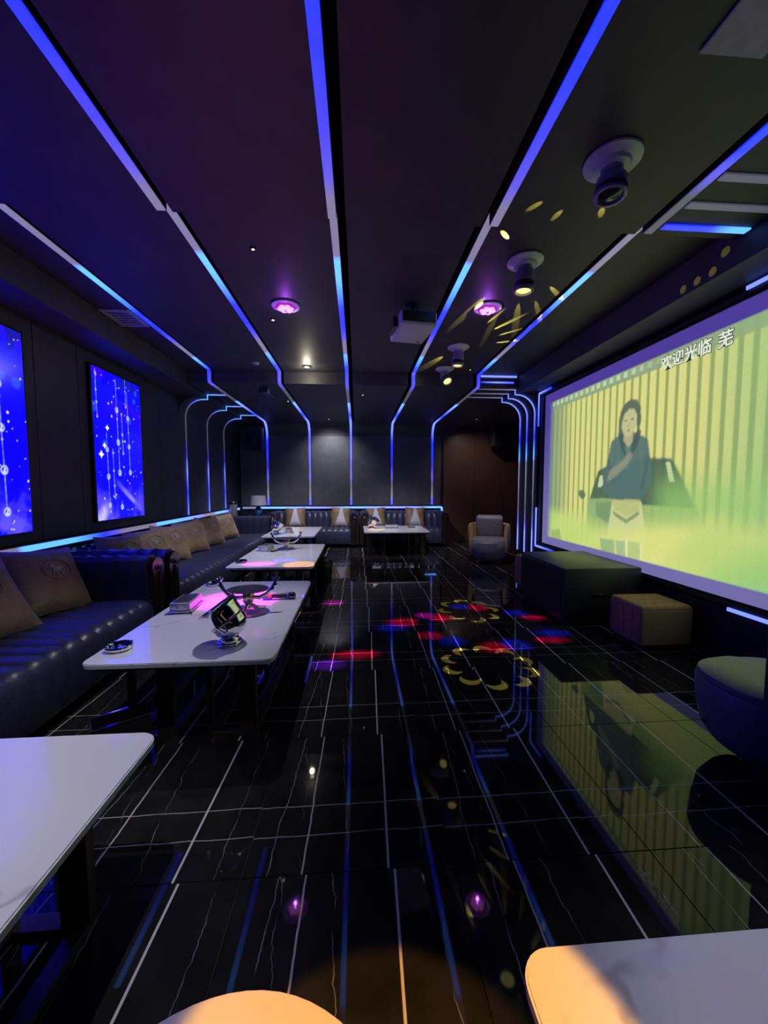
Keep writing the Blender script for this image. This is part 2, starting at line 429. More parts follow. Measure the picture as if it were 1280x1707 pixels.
# brackets round the screen
strip('led_strip', [(XR - .052, 5.35, 2.735), (XR - .052, 5.715, 2.735), (XR - .052, 5.72, 2.72), (XR - .052, 5.72, 2.25)], (1, 0, 0), .012, [(0, B_), (.3, W_), (1, B_)], 'blue corner bracket light at the upper far corner of the screen', thick=.026)
strip('led_strip', [(XR - .052, 5.15, .43), (XR - .052, 5.715, .43), (XR - .052, 5.72, .45), (XR - .052, 5.72, 1.02)], (1, 0, 0), .012, [(0, D_), (.4, W_), (1.2, W_)], 'blue corner bracket light at the lower far corner of the screen', thick=.026)
strip('led_strip', [(XR - .052, 2.62, .43), (XR - .052, 1.74, .43), (XR - .052, 1.73, .45), (XR - .052, 1.73, 1.02)], (1, 0, 0), .012, [(0, W_), (1.6, W_)], 'blue corner bracket light at the lower near corner of the screen', thick=.026)
strip('led_strip', [(XR - .052, 2.62, 2.735), (XR - .052, 1.74, 2.735), (XR - .052, 1.73, 2.72), (XR - .052, 1.73, 2.25)], (1, 0, 0), .012, [(0, W_), (1.6, W_)], 'blue corner bracket light at the upper near corner of the screen', thick=.026)

# ------------------------------------------------------------------ pictures painted as vertex colours on grids
def sstep(a, b, x): t = np.clip((x - a) / (b - a), 0, 1); return t * t * (3 - 2 * t)
def vnoise(x, y, seed, oct=4):
    r = np.random.RandomState(seed); out = np.zeros_like(x); amp = 1.; tot = 0
    for o in range(oct):
        for k in range(4):
            a = r.rand() * 6.28; fr = (2.0 ** o) * (1.5 + r.rand() * 2); out += amp * np.sin((x * math.cos(a) + y * math.sin(a)) * fr + r.rand() * 6.28 + .8 * np.sin(x * fr * .7 + y * fr * .5)); tot += amp
        amp *= .55
    return .5 + .5 * out / (tot * .45)
def inpoly(px, py, poly):
    ins = np.zeros(px.shape, bool); n = len(poly)
    for i in range(n):
        x1, y1 = poly[i]; x2, y2 = poly[(i + 1) % n]
        c = ((y1 > py) != (y2 > py)); xi = (x2 - x1) * (py - y1) / ((y2 - y1) or 1e-9) + x1
        ins ^= c & (px < xi)
    return ins
def blur(a, n=1):
    for _ in range(n):
        p = np.pad(a, 1, mode='edge'); a = (p[:-2, 1:-1] + p[2:, 1:-1] + p[1:-1, :-2] + p[1:-1, 2:] + 4 * p[1:-1, 1:-1]) / 8
    return a
def lin(c): c = np.array(c) / 255.; return np.where(c <= .04045, c / 12.92, ((c + .055) / 1.055) ** 2.4)
def picture_grid(name, pts_fn, W, Hh, cols, mat, parent):
    v = [pts_fn(i / W, j / Hh) for j in range(Hh + 1) for i in range(W + 1)]
    f = [(j * (W + 1) + i, j * (W + 1) + i + 1, (j + 1) * (W + 1) + i + 1, (j + 1) * (W + 1) + i) for j in range(Hh) for i in range(W)]
    mb = MB(); mb.add(v, f); o = mb.build(name, mat, parent, fix=False)
    at = o.data.color_attributes.new('glow', 'FLOAT_COLOR', 'POINT')
    rgba = np.ones((Hh + 1, W + 1, 4), np.float32); rgba[..., :3] = cols; at.data.foreach_set('color', rgba.ravel())
    return o

# projection screen: Y 5.57 .. 1.60, z .50 .. 2.67 ; picture Y 5.32 .. 1.86, z .61 .. 2.54
scr = thing('projection_screen', 'large projection screen showing a yellow-green music video', 'screen', (XR, 3.6, .5))
YA, YZ, ZA, ZT = 5.57, 1.60, .50, 2.67
def scr_local(y, z, d): return (-.02 - d, y - 3.6, z - .5)
mb = MB(); mb.rbox(-.02, .0, YZ - .02 - 3.6, YA + .02 - 3.6, ZA - .02 - .5, ZT + .02 - .5, .004, 1); mb.build('backing', 'frame', scr)
mb = MB(); mb.rbox(-.04, -.001, YZ - .06 - 3.6, YA + .11 - 3.6, ZT - .5 + .02, ZT - .5 + .055, .004, 1); mb.rbox(-.04, -.001, YZ - .06 - 3.6, YA + .11 - 3.6, ZA - .055 - .5, ZA - .02 - .5, .004, 1)
mb.rbox(-.04, -.001, YA + .02 - 3.6, YA + .11 - 3.6, ZA - .5, ZT - .5, .004, 1); mb.rbox(-.04, -.001, YZ - .06 - 3.6, YZ - .02 - 3.6, ZA - .5, ZT - .5, .004, 1)
mb.build('frame', 'frame', scr)
W, Hh = 420, 228
gy = np.linspace(YA, YZ, W + 1)[None, :].repeat(Hh + 1, 0); gz = np.linspace(ZA, ZT, Hh + 1)[:, None].repeat(W + 1, 1)
def paint_screen():
    y, z = gy, gz
    n1 = vnoise(y * .9, z * .9, 3, 3); n2 = np.clip(vnoise(y * .75 + 4, z * 1.0, 9, 3), 0, 1)
    yellow = lin((222, 218, 130)); green = lin((158, 196, 118)); dark = lin((128, 142, 66)); teal = lin((104, 142, 118))
    L = lambda m, a, b: a + (b - a) * m[..., None]
    # corrugated container wall
    ph = (y / .111 + .22) % 1.0
    wdt = .10 * sstep(3.4, 2.4, y)
    bar = sstep(.0, .10, ph) * (1 - sstep(.28 + wdt, .42 + wdt, ph))
    edge = sstep(3.1, 2.2, y)                       # towards the near side: greener
    far = sstep(4.75, 5.25, y)
    wallc = L(edge * .85, yellow * np.ones(3), green * np.ones(3))
    wallc = L(far * .75, wallc, teal * np.ones(3))
    barc = L(edge * .8, dark * np.ones(3), lin((98, 140, 84)) * np.ones(3))
    c = L(bar * (.85 - .10 * edge), wallc, barc)
    # top rail with bright notches
    top = sstep(2.415, 2.435, z + .0)
    c = L(top * .9, c, lin((134, 156, 118)) * np.ones(3))
    nt = ((y / .112) % 1 > .35) & ((y / .112) % 1 < .85) & (z > 2.47) & (z < 2.52)
    c = L(blur(nt.astype(float)) * sstep(3.2, 3.9, y) * .85, c, lin((205, 220, 190)) * np.ones(3))
    def shape(poly, col, k=1., soft=2):
        nonlocal c
        m = blur(inpoly(y, z, poly).astype(float), soft) * k
        c = L(m, c, lin(col) * np.ones(3))
    # car behind
    car = [(4.42, 1.18), (4.37, 1.30), (4.27, 1.52), (4.15, 1.56), (3.9, 1.58), (3.48, 1.61), (3.24, 1.59), (3.16, 1.48), (3.05, 1.30), (2.98, 1.16), (4.42, 1.16)]
    shape([(4.46, 1.20), (2.96, 1.20), (2.88, 1.0), (2.9, .7), (4.46, .7)], (142, 178, 104), .85, 4)
    shape(car, (48, 80, 66), .95, 3)
    shape([(4.66, 1.26), (4.62, 1.30), (4.54, 1.29), (4.50, 1.24), (4.53, 1.19), (4.60, 1.19)], (84, 110, 84))
    shape([(4.44, 1.20), (3.95, 1.21), (3.95, .92), (4.02, .86), (4.44, 1.0)], (146, 176, 112), .9, 2)
    shape([(4.30, 1.16), (4.02, 1.17), (4.02, .92), (4.28, 1.0)], (108, 140, 96), .8, 2)
    for p in ([(4.27, 1.34), (4.24, 1.46), (4.19, 1.47), (4.17, 1.36), (4.22, 1.33)], [(3.60, 1.40), (3.585, 1.56), (3.55, 1.56), (3.54, 1.41)], [(3.30, 1.56), (3.25, 1.56), (3.19, 1.38), (3.25, 1.38)]):
        shape(p, (206, 222, 170), .9, 1)
    shape([(4.0, 1.2), (3.58, 1.2), (3.50, .9), (3.50, .6), (4.1, .6), (4.06, .9)], (208, 212, 150), .92, 3)
    # figure: jacket, neck, face, hair, belt
    shape([(4.06, 1.83), (3.95, 1.88), (3.88, 1.90), (3.72, 1.89), (3.62, 1.84), (3.53, 1.80), (3.48, 1.58), (3.47, 1.38), (3.56, 1.22), (3.70, 1.17), (4.00, 1.20), (4.16, 1.30), (4.15, 1.50), (4.09, 1.70)], (68, 98, 102), .96, 2)
    shape([(3.90, 1.80), (3.80, 1.84), (3.72, 1.80), (3.74, 1.62), (3.79, 1.50), (3.84, 1.62)], (92, 116, 106), .8, 2)
    for p in ([(3.95, 1.90), (3.90, 1.94), (3.84, 1.80), (3.82, 1.62), (3.90, 1.74)], [(3.66, 1.92), (3.62, 1.88), (3.66, 1.74), (3.77, 1.62), (3.74, 1.80)]): shape(p, (46, 68, 74), .9, 1)
    for p in ([(4.11, 1.62), (4.08, 1.66), (3.98, 1.40), (4.02, 1.36)], [(3.54, 1.66), (3.50, 1.62), (3.56, 1.30), (3.60, 1.32)]): shape(p, (52, 76, 82), .6, 2)
    shape([(3.86, 1.96), (3.73, 1.96), (3.73, 1.80), (3.79, 1.74), (3.87, 1.82)], (176, 172, 128), .95, 2)
    shape([(4.12, 1.40), (4.06, 1.52), (3.86, 1.62), (3.76, 1.70), (3.72, 1.66), (3.82, 1.54), (4.02, 1.42)], (150, 150, 122), .7, 4)
    shape([(3.915, 2.06), (3.89, 2.15), (3.80, 2.20), (3.71, 2.16), (3.665, 2.06), (3.69, 1.95), (3.75, 1.87), (3.81, 1.845), (3.87, 1.89), (3.90, 1.96)], (196, 190, 142), .97, 2)
    shape([(3.95, 1.86), (3.945, 2.05), (3.92, 2.14), (3.86, 2.20), (3.78, 2.225), (3.69, 2.20), (3.64, 2.12), (3.625, 1.98), (3.66, 1.88), (3.68, 1.94), (3.685, 2.05), (3.73, 2.12), (3.80, 2.13), (3.87, 2.09), (3.90, 2.0), (3.90, 1.92)], (72, 82, 70), .95, 2)
    for ey in (3.845, 3.745): shape([(ey + .025, 2.02), (ey, 2.035), (ey - .025, 2.02), (ey, 2.008)], (92, 92, 70), .9, 1)
    shape([(3.80, 1.985), (3.79, 1.96), (3.815, 1.95)], (150, 140, 100), .8, 1)
    shape([(3.83, 1.915), (3.80, 1.922), (3.77, 1.915), (3.80, 1.90)], (150, 104, 88), .9, 1)
    shape([(4.0, 1.20), (3.6, 1.21), (3.6, 1.10), (3.78, 1.03), (3.98, 1.09)], (188, 190, 116), .9, 2)
    shape([(4.0, 1.08), (3.78, 1.0), (3.6, 1.10), (3.6, 1.06), (3.78, .955), (3.97, 1.03)], (118, 130, 84), .85, 2)
    # fog from below
    fogl = .97 + .14 * (n1 - .5) + .25 * sstep(4.0, 2.6, y) * (n2 * .5 + .5)
    fog = sstep(.10, -.14, z - fogl) * .95
    fogc = L(np.clip(.45 + n2 * .9 - .75 * sstep(2.9, 2.0, y) * sstep(1.0, .7, z), 0, 1), lin((150, 205, 100)) * np.ones(3), lin((225, 226, 130)) * np.ones(3))
    c = L(fog, c, fogc)
    g2 = sstep(3.55, 3.2, y) * sstep(1.6, 1.2, z) * (1 - fog) * .7
    c = L(g2, c, lin((150, 200, 104)) * np.ones(3))
    gl = sstep(.80, .60, z) * sstep(2.9, 2.3, y) * .7
    c = L(gl, c, lin((120, 200, 130)) * np.ones(3))
    for p, col in (([(4.20, .75), (3.95, .76), (3.93, .6), (4.16, .6)], (132, 168, 128)), ([(3.93, .76), (3.78, .77), (3.77, .6), (3.90, .6)], (150, 176, 138)), ([(3.74, .78), (3.57, .78), (3.56, .6), (3.73, .6)], (172, 192, 128))):
        shape(p, col, .75, 2)
    shape([(3.765, .79), (3.755, .79), (3.75, .6), (3.76, .6)], (238, 240, 220), .9, 0)
    shape([(3.565, .78), (3.555, .78), (3.55, .6), (3.56, .6)], (238, 240, 220), .9, 0)
    shape([(5.3, .72), (5.08, .76), (5.02, .6), (5.3, .6)], (96, 140, 80), .5, 5)
    haze = np.clip(sstep(3.4, 2.0, y) * .35 + .10, 0, 1)
    c = L(haze, c, lin((158, 196, 126)) * np.ones(3))
    # faint mottling of the projection
    c = c * (1 + .06 * (np.random.RandomState(2).rand(*y.shape)[..., None] - .5))
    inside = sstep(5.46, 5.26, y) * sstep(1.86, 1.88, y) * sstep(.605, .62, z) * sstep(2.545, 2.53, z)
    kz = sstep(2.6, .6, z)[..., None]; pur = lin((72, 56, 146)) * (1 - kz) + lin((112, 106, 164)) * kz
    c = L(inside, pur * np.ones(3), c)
    return c
picture_grid('picture', lambda s, t: scr_local(YA + (YZ - YA) * s, ZA + (ZT - ZA) * t, .001), W, Hh, paint_screen(), 'picture', scr)
M['text_white'] = emit('caption_white', (.75, .80, .68), 1.)
M['text_black'] = emit('caption_outline', (.02, .035, .02), 1.)
def caption(txt, y, z, size, off, d, mat, name):
    cu = bpy.data.curves.new(name, 'FONT'); cu.body = txt; cu.size = size; cu.offset = off; cu.resolution_u = 3
    o = bpy.data.objects.new('tmp', cu); COL.objects.link(o)
    dg = bpy.context.evaluated_depsgraph_get(); me = bpy.data.meshes.new_from_object(o.evaluated_get(dg))
    bpy.data.objects.remove(o)
    me.materials.clear(); me.materials.append(M[mat])
    q = bpy.data.objects.new(name, me); COL.objects.link(q); q.parent = scr
    q.matrix_local = Matrix(((0, 0, -1, -.02 - d), (-1, 0, 0, y - 3.6), (0, 1, 0, z - .5), (0, 0, 0, 1)))
    return q
for txt, y in (('欢', 3.410), ('迎', 3.282), ('光', 3.154), ('临', 3.026), ('芜', 2.85)):
    caption(txt, y, 2.405, .128, .008, .003, 'text_black', 'caption_outline')
    caption(txt, y, 2.405, .128, .0028, .005, 'text_white', 'caption')

# wall displays with hanging crystals
def paint_display(W, Hh, wd, ht, seed, chains, flip=False):
    x = np.linspace(0, wd, W + 1)[None, :].repeat(Hh + 1, 0); z = np.linspace(0, ht, Hh + 1)[:, None].repeat(W + 1, 1)
    r = np.random.RandomState(seed)
    n1 = vnoise(x * 3, z * 3, seed); n2 = vnoise(x * 5 + 2, z * 5, seed + 1)
    L = lambda m, a, b: a + (b - a) * m[..., None]
    c = np.ones(x.shape + (3,)) * np.array((.0015, .0, 1.2))
    c = L(sstep(.0, .9, 1 - z / ht) * .6, c, np.ones(3) * np.array((.0015, .0, 2.0)))
    c = L(np.clip(n1 * 1.6 - .8, 0, 1) * sstep(1.0, 1.5, z) * .9, c, np.array((.035, .0, 1.5)) * np.ones(3))
    c = L(sstep(.55, .2, n2) * sstep(1.15, 1.6, z) * .9, c, np.array((.002, .004, .10)) * np.ones(3))
    c = L(np.clip(n2 * 1.8 - .7, 0, 1) * sstep(.5, .05, z) * .8, c, np.array((.08, .055, 1.4)) * np.ones(3))
    def disc(cx, cz, rr, col, k=1., ring=0.):
        nonlocal c
        d = np.hypot(x - cx, (z - cz) / 1.15)
        m = sstep(rr * 1.15, rr * .8, d)
        if ring: m = m * sstep(rr * (1 - ring) - .006, rr * (1 - ring) + .004, d)
        c = L(m * k, c, np.array(col) * np.ones(3))
    for _ in range(5): disc(r.rand() * wd, (.5 + .5 * r.rand()) * ht, .03 + .02 * r.rand(), (.012, .06, .8), .5)
    for _ in range(60): disc(r.rand() * wd, r.rand() * ht, .004 + .008 * r.rand() ** 2, (.42, .42, .6), .9)
    for cx, z0, z1, drops in chains:
        m = sstep(.006, .003, np.abs(x - cx - .012 * (z1 - z) )) * (z > z0) * (z < z1) * (.45 + .3 * (np.sin(z * 90) > 0))
        c = L(m, c, np.array((.18, .21, .6)) * np.ones(3))
        for dz, rr in drops:
            cc = cx + .012 * (z1 - dz)
            disc(cc, dz, rr, (.28, .33, .8), .9, .35); disc(cc, dz - rr * .55, rr * .45, (.36, .42, .8), .8); disc(cc + rr * .2, dz + rr * .3, rr * .25, (.48, .5, .8), .9)
    for cx, cz, s in ([(.16, .82, .02), (.22, 1.02, .02), (.10, .72, .026)] if not flip else []):
        m = np.maximum(sstep(s * 2, 0, np.abs(x - cx)) * sstep(s * .5, 0, np.abs(z - cz)), sstep(s * 2, 0, np.abs(z - cz)) * sstep(s * .5, 0, np.abs(x - cx)))
        c = L(np.clip(m * 1.6, 0, 1), c, np.array((1.0, 1.0, 1.2)) * np.ones(3))
        disc(cx, cz, s * .8, (1., 1., 1.2))
    if not flip:
        m = np.clip(sstep(.16, .0, np.abs((x - .08) * .8 - (z - .05))) * sstep(.28, .0, x) * sstep(.30, .0, z) * (n2 * .8 + .3), 0, 1)
        c = L(m, c, np.array((.5, .46, .75)) * np.ones(3))
        m = np.clip(sstep(.06, .0, np.abs((x - .55) * -.7 - (z - .28))) * sstep(.30, .0, np.abs(x - .6)) * n1 * 1.2, 0, 1)
        c = L(m, c, np.array((.25, .22, .8)) * np.ones(3))
    return c
def display(y0, y1, z0, z1, label, seed, chains, flip):
    t = thing('wall_display', label, 'display', (XL, y0, z0))
    wd, ht = y1 - y0, z1 - z0
    mb = MB(); mb.rbox(.001, .036, -.02, wd + .02, -.02, ht + .02, .006, 2); mb.build('housing', 'frame', t)
    W, Hh = 150, 272
    picture_grid('picture', lambda s, q: (.0375, wd * s, ht * q), W, Hh, paint_display(W, Hh, wd, ht, seed, chains, flip), 'display', t)
display(2.58, 3.46, .96, 2.60, 'tall blue display with hanging crystals, cut by the left picture edge', 5,
        [(.64, .15, 1.60, [(1.18, .030), (.84, .030), (.51, .034), (.18, .032), (1.08, .012), (.75, .010)]), (.40, .6, 1.5, [(.9, .03), (.6, .03)]), (.2, .4, 1.6, [(.7, .03), (.4, .03)])], True)
display(4.30, 5.19, .97, 2.61, 'tall blue display with hanging crystals, wholly in view beside the arches', 11,
        [(.055, 1.12, 1.62, [(1.58, .012), (1.4, .012), (1.27, .014), (1.12, .012)]), (.40, .52, 1.60, [(1.25, .030), (.88, .030), (.53, .032), (1.15, .012), (.78, .010)]),
         (.58, 1.3, 1.64, [(1.5, .010), (1.32, .012)]), (.61, .52, 1.5, [(1.19, .026), (.85, .026), (.54, .028), (1.02, .01)]), (.20, .1, .97, [(.78, .026), (.48, .028), (.16, .026)]),
         (.30, .22, .80, [(.75, .012), (.55, .013), (.38, .014), (.25, .013)]), (.49, .75, 1.22, [(1.22, .012), (.98, .016), (.9, .012), (.76, .014)]), (.43, .1, .2, [(.13, .028)])], False)

# ------------------------------------------------------------------ sofas
def channel_sweep(mb, prof, fade, s0, s1, nch, amp, fn, per=6):
    n = len(prof); ns = nch * per; v = []; f = []
    nrm = []
    for i in range(n):
        a = prof[max(i - 1, 0)]; b = prof[min(i + 1, n - 1)]
        tx, ty = b[0] - a[0], b[1] - a[1]; l = math.hypot(tx, ty) or 1; nrm.append((-ty / l, tx / l))
    for k in range(ns + 1):
        ph = (k % per) / per; h = abs(math.sin(math.pi * ph)) ** .6
        for i in range(n):
            d = (h - 1) * amp * fade[i]
            v.append(fn(s0 + (s1 - s0) * k / ns, prof[i][0] + nrm[i][0] * d, prof[i][1] + nrm[i][1] * d))
    for k in range(ns):
        for i in range(n - 1): f.append((k * n + i, k * n + i + 1, (k + 1) * n + i + 1, (k + 1) * n + i))
    f.append(tuple(range(n))); f.append(tuple(ns * n + i for i in range(n - 1, -1, -1)))
    return mb.add(v, f, True)
def make_sofa(name, label, loc, rz, L, D, arms=(True, True)):
    t = thing(name, label, 'sofa', loc, rz)
    aw = .19; xa = aw if arms[0] else 0; xb = L - aw if arms[1] else L
    MB().rbox(xa - .02 if arms[0] else 0, xb + .02 if arms[1] else L, .04, D - .03, .07, .38, .01, 1).build('base', 'leather', t)
    mb = MB()
    channel_sweep(mb, [(.16, .30), (.16, .415), (.45, .425), (D - .14, .43), (D - .07, .425), (D - .03, .40), (D - .008, .35), (D - .008, .10), (D - .02, .08)],
                  [0, .6, 1, 1, 1, .8, .35, .05, 0], xa, xb, max(3, int((xb - xa) / .125)), .023, lambda s, a, b: (s, a, b))
    mb.build('seat', 'leather', t)
    mb = MB()
    channel_sweep(mb, [(.02, .10), (.02, .66), (.05, .73), (.12, .755), (.19, .74), (.235, .69), (.255, .60), (.285, .42), (.285, .38)][::-1],
                  [1, 1, 1, 1, 1, 1, .7, .2, 0][::-1][::-1], xa, xb, max(3, int((xb - xa) / .125)), .023, lambda s, a, b: (s, a, b))
    mb.build('backrest', 'leather', t)
    for k in (0, 1):
        if not arms[k]: continue
        fx = (lambda x: x) if k == 0 else (lambda x: L - x)
        prof = [(aw, .08), (aw, .45), (aw, .60), (aw + .012, .68), (aw, .735), (aw - .05, .765), (aw - .11, .76), (.015, .72), (.0, .65), (.004, .5), (.004, .08)]
        mb = MB(); channel_sweep(mb, prof, [0, .1, .5, 1, 1, 1, 1, 1, .6, .2, 0], .02, D - .06, 8, .012, lambda s, a, b: (fx(a), s, b)); mb.build('arm', 'leather', t)
        fp = [(aw - .012, .06), (aw - .012, .60), (aw + .004, .68), (aw - .01, .725), (aw - .055, .752), (.08, .748), (.03, .715), (.012, .65), (.014, .06)]
        mb = MB(); mb.prism([(fx(a), b) for a, b in fp], D - .062, D - .01, lambda a, b, h: (a, h, b)); post = mb.build('arm_front', 'wood_dark', t)
        mb = MB(); mb.lathe([(.0, 0), (.022, .0), (.024, .02), (.018, .035), (.0, .04)], Matrix.Translation((fx(aw * .5), D - .012, .665)) @ Matrix.Rotation(R(-90), 4, 'X'), 14)
        mb.build('stud', 'chrome', post)
        mb = MB(); mb.tube([(fx(aw * .5), D - .006, .63), (fx(aw * .5), D - .006, .09)], .011, 8); mb.build('trim_rod', 'wood_dark', post)
    for x in (.10, L - .10):
        for y in (.10, D - .10): MB().lathe([(.03, 0), (.03, .03), (.035, .085)], Matrix.Translation((x, y, 0)), 12).build('leg', 'black_plastic', t)
    return t
make_sofa('sofa', 'navy channelled leather sofa with two brown cushions at the left edge', (-2.76, 3.40, 0), R(-90), 2.55, 1.11)
make_sofa('sofa', 'long navy leather sofa along the left wall with six brown cushions', (-2.76, 7.78, 0), R(-90), 4.30, 1.11)
make_sofa('sofa', 'navy leather sofa on the back wall behind the small far table, left one', (.04, YB - .055, 0), R(180), 2.02, .92)
make_sofa('sofa', 'navy leather sofa on the back wall behind the wide far table, right one', (2.06, YB - .055, 0), R(180), 2.0, .92)

# ------------------------------------------------------------------ cushions
def pil_z(u, v, t): return t * .5 * max(0., (1 - abs(u) ** 3.2)) ** .55 * max(0., (1 - abs(v) ** 3.2)) ** .55
def pil_xy(u, v, w, h): return (w / 2 * u * (1 - .075 * (1 - v * v)), h / 2 * v * (1 - .075 * (1 - u * u)))
def pillow_mesh(w, h, t, n=16):
    mb = MB(); v = []; f = []; N = n + 1
    for sgn in (1, -1):
        for j in range(N):
            for i in range(N):
                u = -1 + 2 * i / n; q = -1 + 2 * j / n; x, y = pil_xy(u, q, w, h); v.append((x, y, sgn * pil_z(u, q, t)))
    for s in (0, 1):
        for j in range(n):
            for i in range(n):
                a = s * N * N + j * N + i; quad = (a, a + 1, a + N + 1, a + N); f.append(quad if s == 0 else quad[::-1])
    mb.add(v, f, True); return mb
horse = [(-.9, .35), (-.7, .75), (-.55, .95), (-.45, .75), (-.2, .35), (.25, .30), (.55, .42), (.85, .15), (.95, -.35), (.78, -.30), (.66, .08), (.52, -.25), (.62, -.95), (.46, -.95), (.34, -.30), (-.08, -.25),
         (-.02, -.90), (-.18, -.92), (-.28, -.28), (-.46, -.35), (-.62, -.80), (-.75, -.70), (-.56, -.20), (-.48, .25), (-.68, .30), (-.82, .20)]
def make_cushion(label, loc, rot, w=.50, mat='cushion', emblem=True, group=None):
    t = thing('cushion', label, 'cushion', loc, 0, group); t.rotation_mode = 'XYZ'; t.rotation_euler = rot
    tk = .17
    pillow_mesh(w, w, tk).build('cover', mat, t)
    if emblem:
        s = .055; cx, cy = (.03, .05); k = 1
        def zz(x, y): return pil_z(min(.98, abs(x) / (w / 2)), min(.98, abs(y) / (w / 2)), tk)
        mb = MB(); pts = [(cx + s * a, cy + s * b) for a, b in horse]
        mb.prism(pts, .002, .006, lambda x, y, h: (x, y, zz(x, y) + h)); mb.build('emblem', 'emb', t)
        ring = [(cx + .10 * math.cos(R(a)), cy + .082 * math.sin(R(a))) for a in range(0, 361, 15)]
        mb = MB(); mb.tube([(x, y, zz(x, y) + .002) for x, y in ring], .0022, 5); mb.build('emblem_ring', 'emb2', t)
    return t
M['emb'] = plain('embroidery_silver', (.34, .31, .30), .35, .3)
M['emb2'] = plain('embroidery_brown', (.17, .12, .08), .5)
def pil_rot(face_deg, lean, twist=0.):
    """cushion whose front looks along face_deg (degrees from +X), leaning back by lean, turned in its plane by twist"""
    m = Matrix.Rotation(R(face_deg), 4, 'Z') @ Matrix.Rotation(R(90 - lean), 4, 'Y') @ Matrix.Rotation(R(90 + twist), 4, 'Z')
    return m.to_euler('XYZ')
make_cushion('brown satin cushion with dark horse emblem, nearest the camera on the left sofa', (-2.30, 2.42, .64), pil_rot(-14, 30, 4), .56)
make_cushion('brown satin cushion with pale horse emblem, leaning beside the arm of the left sofa', (-2.30, 2.98, .64), pil_rot(-12, 30, -6), .54)
nm = ['nearest the double arm', 'second from the double arm', 'third from the double arm', 'fourth from the double arm', 'fifth from the double arm', 'farthest from the double arm']
for k, y in enumerate((3.92, 4.40, 4.88, 5.52, 6.22, 6.92)):
    make_cushion('brown satin cushion on the long left sofa, ' + nm[k], (-2.32 + (.03 if k < 3 else .0), y, .64), pil_rot(-20 - 6 * (k % 2), 24, (-3, 4, -5, 3, -2, 2)[k]), .48)
nm = ['leftmost', 'second from the left', 'third from the left', 'rightmost']
for k, x in enumerate((-1.42, -.37, .44, 1.36)):
    make_cushion('brown and white cushion on the back sofas, %s of four' % nm[k], (x, 8.97, .63), pil_rot(-90, 20, (2, -1, 3, -2)[k]), .46, 'cushion2', False)

# ------------------------------------------------------------------ marble tables
def make_table(label, x0, x1, y0, y1, h=.49, wide_legs=None, rc=.06):
    cx, cy = (x0 + x1) / 2, (y0 + y1) / 2
    t = thing('coffee_table', label, 'table', (cx, cy, 0))
    a, b = (x1 - x0) / 2, (y1 - y0) / 2
    bm = bmesh.new(); vs = [bm.verts.new((x, y, h - .026)) for x, y in rrect(-a, a, -b, b, rc, 8)]
    fc = bm.faces.new(vs); ex = bmesh.ops.extrude_face_region(bm, geom=[fc])
    bmesh.ops.translate(bm, vec=(0, 0, .026), verts=[g for g in ex['geom'] if isinstance(g, bmesh.types.BMVert)])
    bm.normal_update(); bmesh.ops.bevel(bm, geom=[e for e in bm.edges if abs(e.verts[0].co.z - e.verts[1].co.z) < 1e-4], offset=.004, segments=2, affect='EDGES')
    mb = MB(); bm.verts.index_update(); mb.add([v.co[:] for v in bm.verts], [[q.index for q in f.verts] for f in bm.faces], True); bm.free()
    mb.build('tabletop', 'marble', t)
    MB().rbox(-a + .05, a - .05, -b + .05, b - .05, h - .056, h - .027, .004, 1).build('apron', 'black_plastic', t)
    for (xa, xb, wl) in (wide_legs or ((-.33, -.10, 1), (.07, .33, 1))):
        ya, yb = -b + .16, b - .16
        fr = MB()
        fr.box(xa, xb, ya, ya + .05, 0, .022); fr.box(xa, xb, yb - .05, yb, 0, .022)
        fr.box(xb - .05, xb, ya + .05, yb - .05, 0, .022); fr.box(xa, xa + .05, ya + .05, yb - .05, 0, .022)
        fr.build('foot_frame', 'bronze', t)
        wo = (xb - .085, xb) if wl else (xa, xa + .085); to = (xa, xa + .03) if wl else (xb - .03, xb)
        for yy in (ya, yb - .04):
            MB().rbox(wo[0], wo[1], yy, yy + .04, .021, h - .055, .003, 1).build('leg', 'bronze', t)
            MB().rbox(to[0], to[1], yy, yy + .04, .021, h - .055, .003, 1).build('leg', 'bronze', t)
    return t
make_table('white marble coffee table cut by the left picture edge, nearest the camera', -1.60, -.685, -.22, 1.335)
make_table('white marble coffee table with chrome bucket and antler stand, in front of the left sofa', -1.335, -.415, 1.87, 3.47)
make_table('white marble coffee table with magenta light, before the long left sofa', -1.39, -.47, 4.07, 5.70)
make_table('white marble coffee table farthest on the left, before the back sofa', -1.635, -.735, 6.58, 8.15)
make_table('wide white marble table before the right back sofa', .13, 1.38, 7.14, 8.27, wide_legs=((-.55, -.22, 0), (.22, .55, 1)))
make_table('white marble table corner at the bottom right of the picture', .285, 1.35, -.55, .635)
t = thing('round_table', 'round white table top at the bottom edge of the picture', 'table', (-.19, .325, 0))
MB().lathe([(0, .465), (.275, .465), (.285, .47), (.288, .478), (.285, .488), (.278, .491), (0, .491)], None, 64).build('tabletop', 'marble', t)
MB().lathe([(.16, 0), (.16, .015), (.03, .03), (.025, .05), (.025, .45), (.06, .466)], None, 24).build('pedestal', 'bronze', t)

